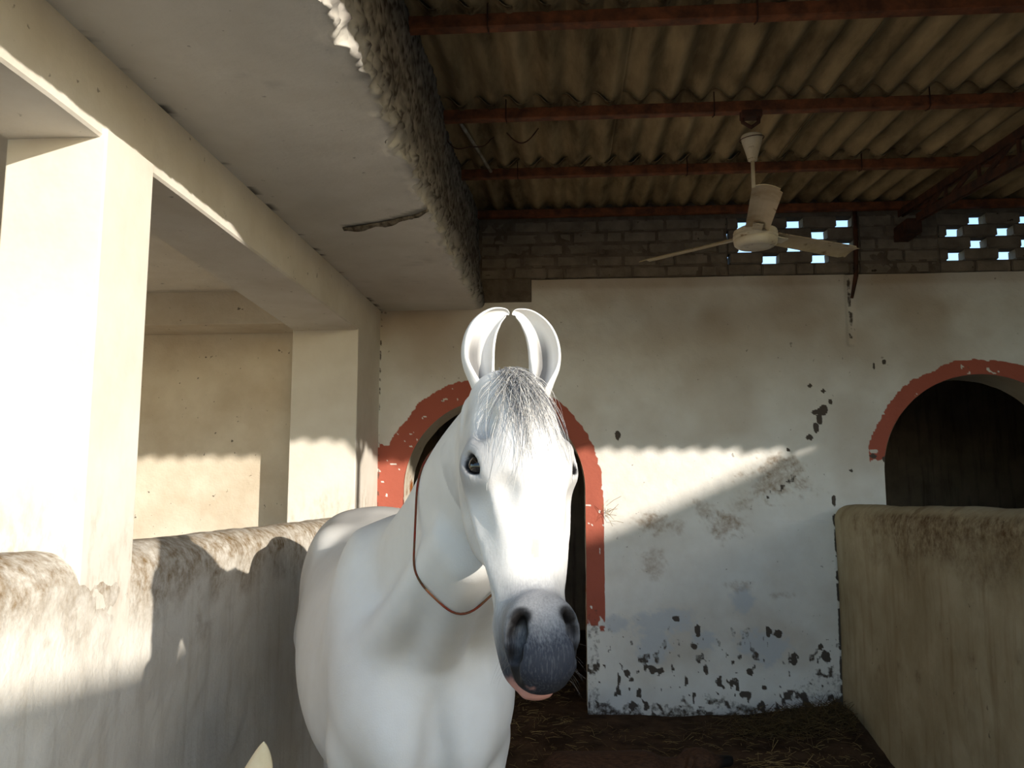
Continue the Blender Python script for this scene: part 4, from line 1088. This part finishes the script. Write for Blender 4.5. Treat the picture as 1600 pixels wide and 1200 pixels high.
def blade(ang, pitch):
    N = 28; prof = []
    V = []
    for lay in (0, 1):
        for i in range(N + 1):
            t = i / N; x = 0.10 + 0.56 * t
            w = 0.054 + 0.008 * t
            if t > 0.94: w *= 0.78
            for k in range(7):
                s = k / 6 * 2 - 1; y = s * w
                z = 0.010 * (1 - s * s) - 0.0 - lay * 0.0025
                z += -math.sin(pitch) * y; yy = y * math.cos(pitch)
                V.append((x, yy, z))
    f = []; n = (N + 1) * 7
    for i in range(N):
        for k in range(6):
            a = i * 7 + k; f.append((a, a + 7, a + 8, a + 1)); f.append((n + a, n + a + 1, n + a + 8, n + a + 7))
        f.append((i * 7, n + i * 7, n + i * 7 + 7, i * 7 + 7)); f.append((i * 7 + 6, i * 7 + 13, n + i * 7 + 13, n + i * 7 + 6))
    for k in range(6):
        f.append((k, k + 1, n + k + 1, n + k)); b = N * 7; f.append((b + k + 1, b + k, n + b + k, n + b + k + 1))
    R = Matrix.Translation((FC.x, FC.y, FZ - 0.012)) @ Matrix.Rotation(ang, 4, 'Z')
    me = mesh('blade', [R @ Vector(v) for v in V], f); o = part_at('blade', me, M['fan_blade'], fan, smooth=False)
    bm = bmesh.new(); box_bm(bm, 0.075, 0.19, -0.024, 0.024, -0.006, 0.0, R @ Matrix.Rotation(-pitch, 4, 'X'))
    b = link('blade_arm', bm_mesh('blade_arm', bm, 0.002), M['fan'], o)
    return o
for a in (138, 31, 262): blade(math.radians(a), math.radians(13))

# ------------------------------------------------------------------ odds and ends under the roof
M['pale_pipe'] = plain('pale_conduit', (176, 168, 152), (120, 108, 92), 12, 0.7, 0.2)
yA, yB = 4.02, 4.80
o = link('conduit', tube_mesh('conduit', [(-0.54, yA, roof_z(yA) - 0.03), (-0.50, (yA + yB) / 2, roof_z(4.4) - 0.028), (-0.46, yB, roof_z(yB) - 0.03)], 0.010, 8), M['pale_pipe'], smooth=True)
tag(o, 'pale conduit lying between two purlins beside the slab fascia', 'pipe')
w1 = [(-0.66 + 0.27 * t, 4.20 + 0.05 * t, roof_z(4.2) - 0.01 - 0.09 * math.sin(math.pi * min(1, t * 1.05)) - 0.02 * math.sin(t * 9)) for t in np.linspace(0, 1, 18)]
o = link('loose_wire', tube_mesh('loose_wire', w1, 0.0035, 6), M['steel_dark'], smooth=True); tag(o, 'loose dark wire sagging from the fascia under the corrugated sheets', 'wire')
w2 = [(-0.32 + 0.17 * t, 4.22, roof_z(4.22) - 0.01 - 0.07 * math.sin(math.pi * t) + 0.02 * t) for t in np.linspace(0, 1, 14)]
o = link('loose_wire', tube_mesh('loose_wire', w2, 0.0035, 6), M['steel_dark'], smooth=True); tag(o, 'short looped dark wire right of the pale conduit', 'wire')
# rusty flat bar fixed to the wall beside the open brickwork
bar = [(2.035, D - 0.012, 3.50), (2.032, D - 0.014, 3.25), (2.02, D - 0.016, 3.02), (1.985, D - 0.013, 2.86)]
o = link('wall_pipe', tube_mesh('wall_pipe', bar, [0.016, 0.016, 0.017, 0.010], 8), M['steel_dark'], smooth=True)
tag(o, 'rusty pipe running down the wall beside the gapped bricks', 'pipe')

# ------------------------------------------------------------------ straw and crumbs
SV, SF, ST = [], [], []
def straws(n, area, seed, lmin, lmax, tilt, t0, t1):
    rg = np.random.default_rng(seed)
    for _ in range(n):
        x, y, z0 = area(rg); L = rg.uniform(lmin, lmax); a = rg.uniform(0, 6.28); e = rg.normal(0, tilt); w = rg.uniform(0.0008, 0.0022); tone = rg.uniform(t0, t1)
        d = V3(math.cos(a) * math.cos(e), math.sin(a) * math.cos(e), math.sin(e)); s = unit(np.cross(d, V3(0, 0, 1))); u = np.cross(s, d)
        c = V3(x, y, z0 + abs(d[2]) * L / 2 + 0.004); m = c + V3(0, 0, rg.uniform(-.002, .008)); b = len(SV)
        for p in (c - d * L / 2, m, c + d * L / 2):
            SV.extend([p - s * w, p + s * w, p + u * w * 1.4]); ST.extend([tone] * 3)
        for k in (0, 3):
            for q in range(3): SF.append((b + k + q, b + k + (q + 1) % 3, b + k + 3 + (q + 1) % 3, b + k + 3 + q))
def area_floor(rg):
    while True:
        x, y = rg.uniform(-1.2, 1.72), rg.uniform(4.1, 8.6)
        if rg.random() < 0.5: y = rg.uniform(4.2, 5.74)
        if y > 5.6: x = rg.uniform(-1.05, 0.03)
        if not (-0.3 < x < 0.95 and 4.1 < y < 4.6): return x, y, float(floor_z(x, y))
def area_pile(rg):
    x, y = 1.45 + rg.normal(0, 0.26), 5.52 + rg.normal(0, 0.11); x = min(max(x, 0.6), 1.70); y = min(y, 5.70)
    return x, y, float(floor_z(x, y)) + rg.uniform(0, 0.05)
def area_tuft(rg):
    x, y = 1.12 + rg.normal(0, 0.11), 4.95 + rg.normal(0, 0.11); return x, y, float(floor_z(x, y)) + rg.uniform(0, 0.025)
straws(1500, area_floor, 21, 0.02, 0.09, 0.18, 0.15, 0.9)
straws(1500, area_pile, 23, 0.04, 0.14, 0.35, 0.0, 0.35)       # old heap in the corner
straws(26, area_tuft, 25, 0.06, 0.2, 0.25, 0.6, 1.0)
o = link('straw', mesh('straw', SV, np.array(SF), dict(tone=ST)), M['straw'])
tag(o, 'loose straw scattered on the dirt floor and heaped in the corner', 'straw', kind='stuff')
# straw caught on the edge of the red arch
rg = np.random.default_rng(4); V = []
tuft = empty('straw_wisp', (0.27, D - 0.03, 1.40)); tag(tuft, 'little wisp of straw stuck to the wall beside the red arch', 'straw')
pts_all = []
for k in range(14):
    p = V3(0.25 + rg.normal(0, 0.012), D - 0.025, 1.37 + rg.normal(0, 0.03)); d = unit(V3(rg.normal(0.5, 0.6), -0.35, rg.normal(0.1, 0.7))); L = rg.uniform(0.04, 0.13)
    me = tube_mesh('stalk', [tuple(p), tuple(p + d * L * 0.5 + V3(0, 0, 0.006)), tuple(p + d * L)], 0.0012, 4); pts_all.append(me)
bm = bmesh.new()
for me in pts_all: bm.from_mesh(me)
me = bm_mesh('stalks', bm); me.attributes.new('tone', 'FLOAT', 'POINT').data.foreach_set('value', [0.8] * len(me.vertices))
part_at('stalks', me, M['straw'], tuft)

# ------------------------------------------------------------------ dog lying on the floor, its back in the frame
def simple_mesh(fl): return fl.surface()
gz0 = float(floor_z(0.4, 4.34))
dg = Field([np.arange(-0.35, 1.05, 0.011), np.arange(3.95, 4.75, 0.011), np.arange(gz0 - 0.02, gz0 + 0.36, 0.011)])
dx = unit(V3(1.0, 0.10, 0)); dsd = unit(V3(-0.10, 1.0, 0)); DO = V3(0.10, 4.34, gz0 + 0.01)
dp = lambda a, s, z: DO + dx * a + dsd * s + V3(0, 0, z)
EX = np.array([dx, dsd, V3(0, 0, 1)])
dg.sweep([dp(a, 0, 0.11) for a in (-0.24, -0.18, -0.05, 0.12, 0.28, 0.38)], [dsd] * 6, [.04, .085, .085, .075, .09, .03], [-.06, -.11, -.11, -.11, -.11, -.06], [.05, .10, .11, .115, .11, .06], None, 2.1, 0.03, 24)
dg.ell(dp(-0.10, -0.05, 0.11), EX, (0.13, 0.08, 0.105), 0.04)
dg.ell(dp(0.27, -0.05, 0.11), EX, (0.09, 0.07, 0.115), 0.04)
dg.cap(dp(0.34, 0, 0.11), dp(0.47, 0.01, 0.15), 0.065, 0.05, 0.04)                     # neck
dg.ell(dp(0.53, 0.01, 0.175), EX, (0.085, 0.06, 0.060), 0.03)                          # skull
dg.cap(dp(0.58, 0.01, 0.165), dp(0.69, 0.015, 0.165), 0.040, 0.026, 0.03)              # muzzle
dg.cap(dp(0.685, 0.015, 0.178), dp(0.70, 0.015, 0.180), 0.017, 0.015, 0.008)           # nose
for s in (-1, 1):
    dg.cap(dp(0.49, 0.01 + s * 0.052, 0.20), dp(0.46, 0.01 + s * 0.082, 0.135), 0.020, 0.012, 0.015)   # folded ears
    dg.cap(dp(0.32, s * 0.08, 0.07), dp(0.46, s * 0.11, 0.035), 0.042, 0.03, 0.03); dg.cap(dp(0.46, s * 0.11, 0.035), dp(0.62, s * 0.10, 0.028), 0.028, 0.026, 0.02)
    dg.cap(dp(-0.16, s * 0.10, 0.09), dp(0.02, s * 0.15, 0.05), 0.065, 0.035, 0.03); dg.cap(dp(0.02, s * 0.15, 0.04), dp(0.12, s * 0.17, 0.025), 0.028, 0.024, 0.02)
dg.cap(dp(-0.24, 0, 0.08), dp(-0.30, 0.12, 0.03), 0.028, 0.014, 0.02)
P, Qd = dg.surface()
a_ = (P - DO) @ dx; s_ = np.abs((P - DO) @ dsd); nz = fbm(P, 20, 3, 301)
mz = sstep(0.60, 0.66, a_ + (nz - .5) * .05)
n = NT('brown_fur'); hair = n.noise(30, 4, 0.7, stretch=(1, 4, 4))
col = n.mix(n.ramp(hair, 0.3, 0.7), lin((92, 62, 42)), lin((46, 31, 23))); col = n.mix(n.attr('mask'), col, lin((22, 18, 16)))
M['dog'] = n.done(col, 0.75, hair, 0.5, 0.006, 0.2)
dog = empty('dog', tuple(DO)); tag(dog, 'brown dog with a dark muzzle lying on the floor at the bottom edge', 'dog')
part_at('body', mesh('dog_body', P, Qd, dict(mask=mz)), M['dog'], dog, smooth=True)

# ------------------------------------------------------------------ cream foal below the frame; only an ear tip shows
ff = Field([np.arange(-1.12, -0.40, 0.012), np.arange(0.85, 2.25, 0.012), np.arange(-0.03, 1.0, 0.012)])
fz = 0.0
fb = unit(V3(-0.06, 1.0, 0)); fs = unit(V3(1.0, 0.06, 0)); FO = V3(-0.74, 1.80, fz)      # chest, facing away from the camera
fp = lambda v, s, z: FO - fb * v + fs * s + V3(0, 0, z)
EF = np.array([fb, fs, V3(0, 0, 1)])
ff.sweep([fp(v, 0, 0.56) for v in (0, .08, .25, .45, .62, .72)], [fs] * 6, [.06, .12, .13, .125, .135, .06], [-.06, -.13, -.14, -.12, -.10, -.02], [.05, .085, .105, .11, .10, .05], None, 2.1, 0.03, 24)
for s in (-1, 1):
    ff.cap(fp(0.10, s * 0.07, 0.50), fp(0.10, s * 0.07, 0.27), 0.05, 0.028, 0.03); ff.cap(fp(0.10, s * 0.07, 0.27), fp(0.10, s * 0.07, 0.03), 0.024, 0.024, 0.015)
    ff.cap(fp(0.58, s * 0.07, 0.52), fp(0.55, s * 0.075, 0.40), 0.085, 0.055, 0.04); ff.cap(fp(0.55, s * 0.075, 0.40), fp(0.68, s * 0.07, 0.28), 0.05, 0.028, 0.03); ff.cap(fp(0.68, s * 0.07, 0.28), fp(0.66, s * 0.07, 0.03), 0.025, 0.024, 0.02)
ff.cap(fp(0.08, 0, 0.60), fp(-0.10, 0, 0.74), 0.085, 0.058, 0.05)
ff.cap(fp(-0.10, 0, 0.76), fp(-0.20, 0, 0.70), 0.060, 0.055, 0.03); ff.cap(fp(-0.20, 0, 0.69), fp(-0.32, 0, 0.58), 0.048, 0.036, 0.03)
ff.cap(fp(-0.10, 0.045, 0.80), fp(-0.05, 0.085, 0.815), 0.022, 0.009, 0.015)                # one ear laid back
P, Qf = ff.surface()
# the raised ear: a pointed shell seen from behind
et = V3(-0.726, 2.0, 0.952); eb = fp(-0.11, -0.012, 0.79); V = []; NT_ = 22; NK_ = 13
for lay in (0, 1):
    for i in range(NT_):
        t = i / (NT_ - 1); c = eb * (1 - t) + et * t + V3(0.004 * math.sin(math.pi * t), 0.012 * math.sin(math.pi * t), 0)
        w = 0.042 * (math.sin(math.pi * min(1, 0.28 + 0.72 * t)) ** 0.8) * (1 - 0.1 * lay) + 0.0006
        for k in range(NK_):
            an = (k / (NK_ - 1) * 2 - 1) * math.radians(112)
            V.append(c + V3(math.sin(an) * w, -math.cos(an) * w * 0.8 + w * 0.5, 0.0))
V = np.array(V); f = []; nn = NT_ * NK_
for i in range(NT_ - 1):
    for k in range(NK_ - 1):
        a = i * NK_ + k; f.append((a, a + 1, a + NK_ + 1, a + NK_)); f.append((nn + a, nn + a + NK_, nn + a + NK_ + 1, nn + a + 1))
    for k, r in ((0, 1), (NK_ - 1, -1)):
        a, d = i * NK_ + k, (i + 1) * NK_ + k; f.append((a, d, nn + d, nn + a)[::r])
f = np.array(f)
PV2 = np.concatenate([P, V]); PF2 = np.concatenate([Qf, f + len(P)])
M['foal'] = plain('cream_fur', (222, 206, 172), (206, 188, 150), 14, 0.7, 0.15, 0.2)
foal = empty('foal', tuple(FO)); tag(foal, 'cream foal whose pointed ear tip shows at the bottom edge', 'foal')
part_at('body', mesh('foal_body', PV2, PF2), M['foal'], foal, smooth=True)

# ------------------------------------------------------------------ trees behind the stable, glimpsed through the bricks
def tree(x, y, h, r, seed, label):
    t = empty('tree', (x, y, 0)); tag(t, label, 'tree', 'trees behind the stable'); rg = np.random.default_rng(seed)
    part_at('trunk', tube_mesh('trunk', [(x, y, -0.05), (x + 0.1, y, h * 0.4), (x + 0.05, y + 0.1, h * 0.75)], [0.16, 0.12, 0.05], 8), M['bark'], t)
    V = []; f = []
    for _ in range(2600):
        d = rg.normal(0, 1, 3); d /= np.linalg.norm(d); c = V3(x, y, h * 0.78) + d * r * rg.uniform(0.3, 1) ** 0.5 * V3(1, 1, 0.8)
        a, b = rg.normal(0, 1, 3), rg.normal(0, 1, 3); a = unit(a); b = unit(b - a * (a @ b)); L, w = rg.uniform(0.07, 0.13), rg.uniform(0.025, 0.045); k = len(V)
        V += [c - a * L, c + b * w, c + a * L, c - b * w]; f.append((k, k + 1, k + 2, k + 3))
    o = part_at('foliage', mesh('foliage', V, np.array(f)), M['leaf'], t); o['kind'] = 'stuff'
tree(2.2, 15.0, 4.3, 1.25, 1, 'leafy green tree glimpsed through the gapped bricks behind the fan')
tree(6.6, 17.0, 5.2, 1.5, 2, 'leafy green tree glimpsed through the gapped bricks at the right edge')
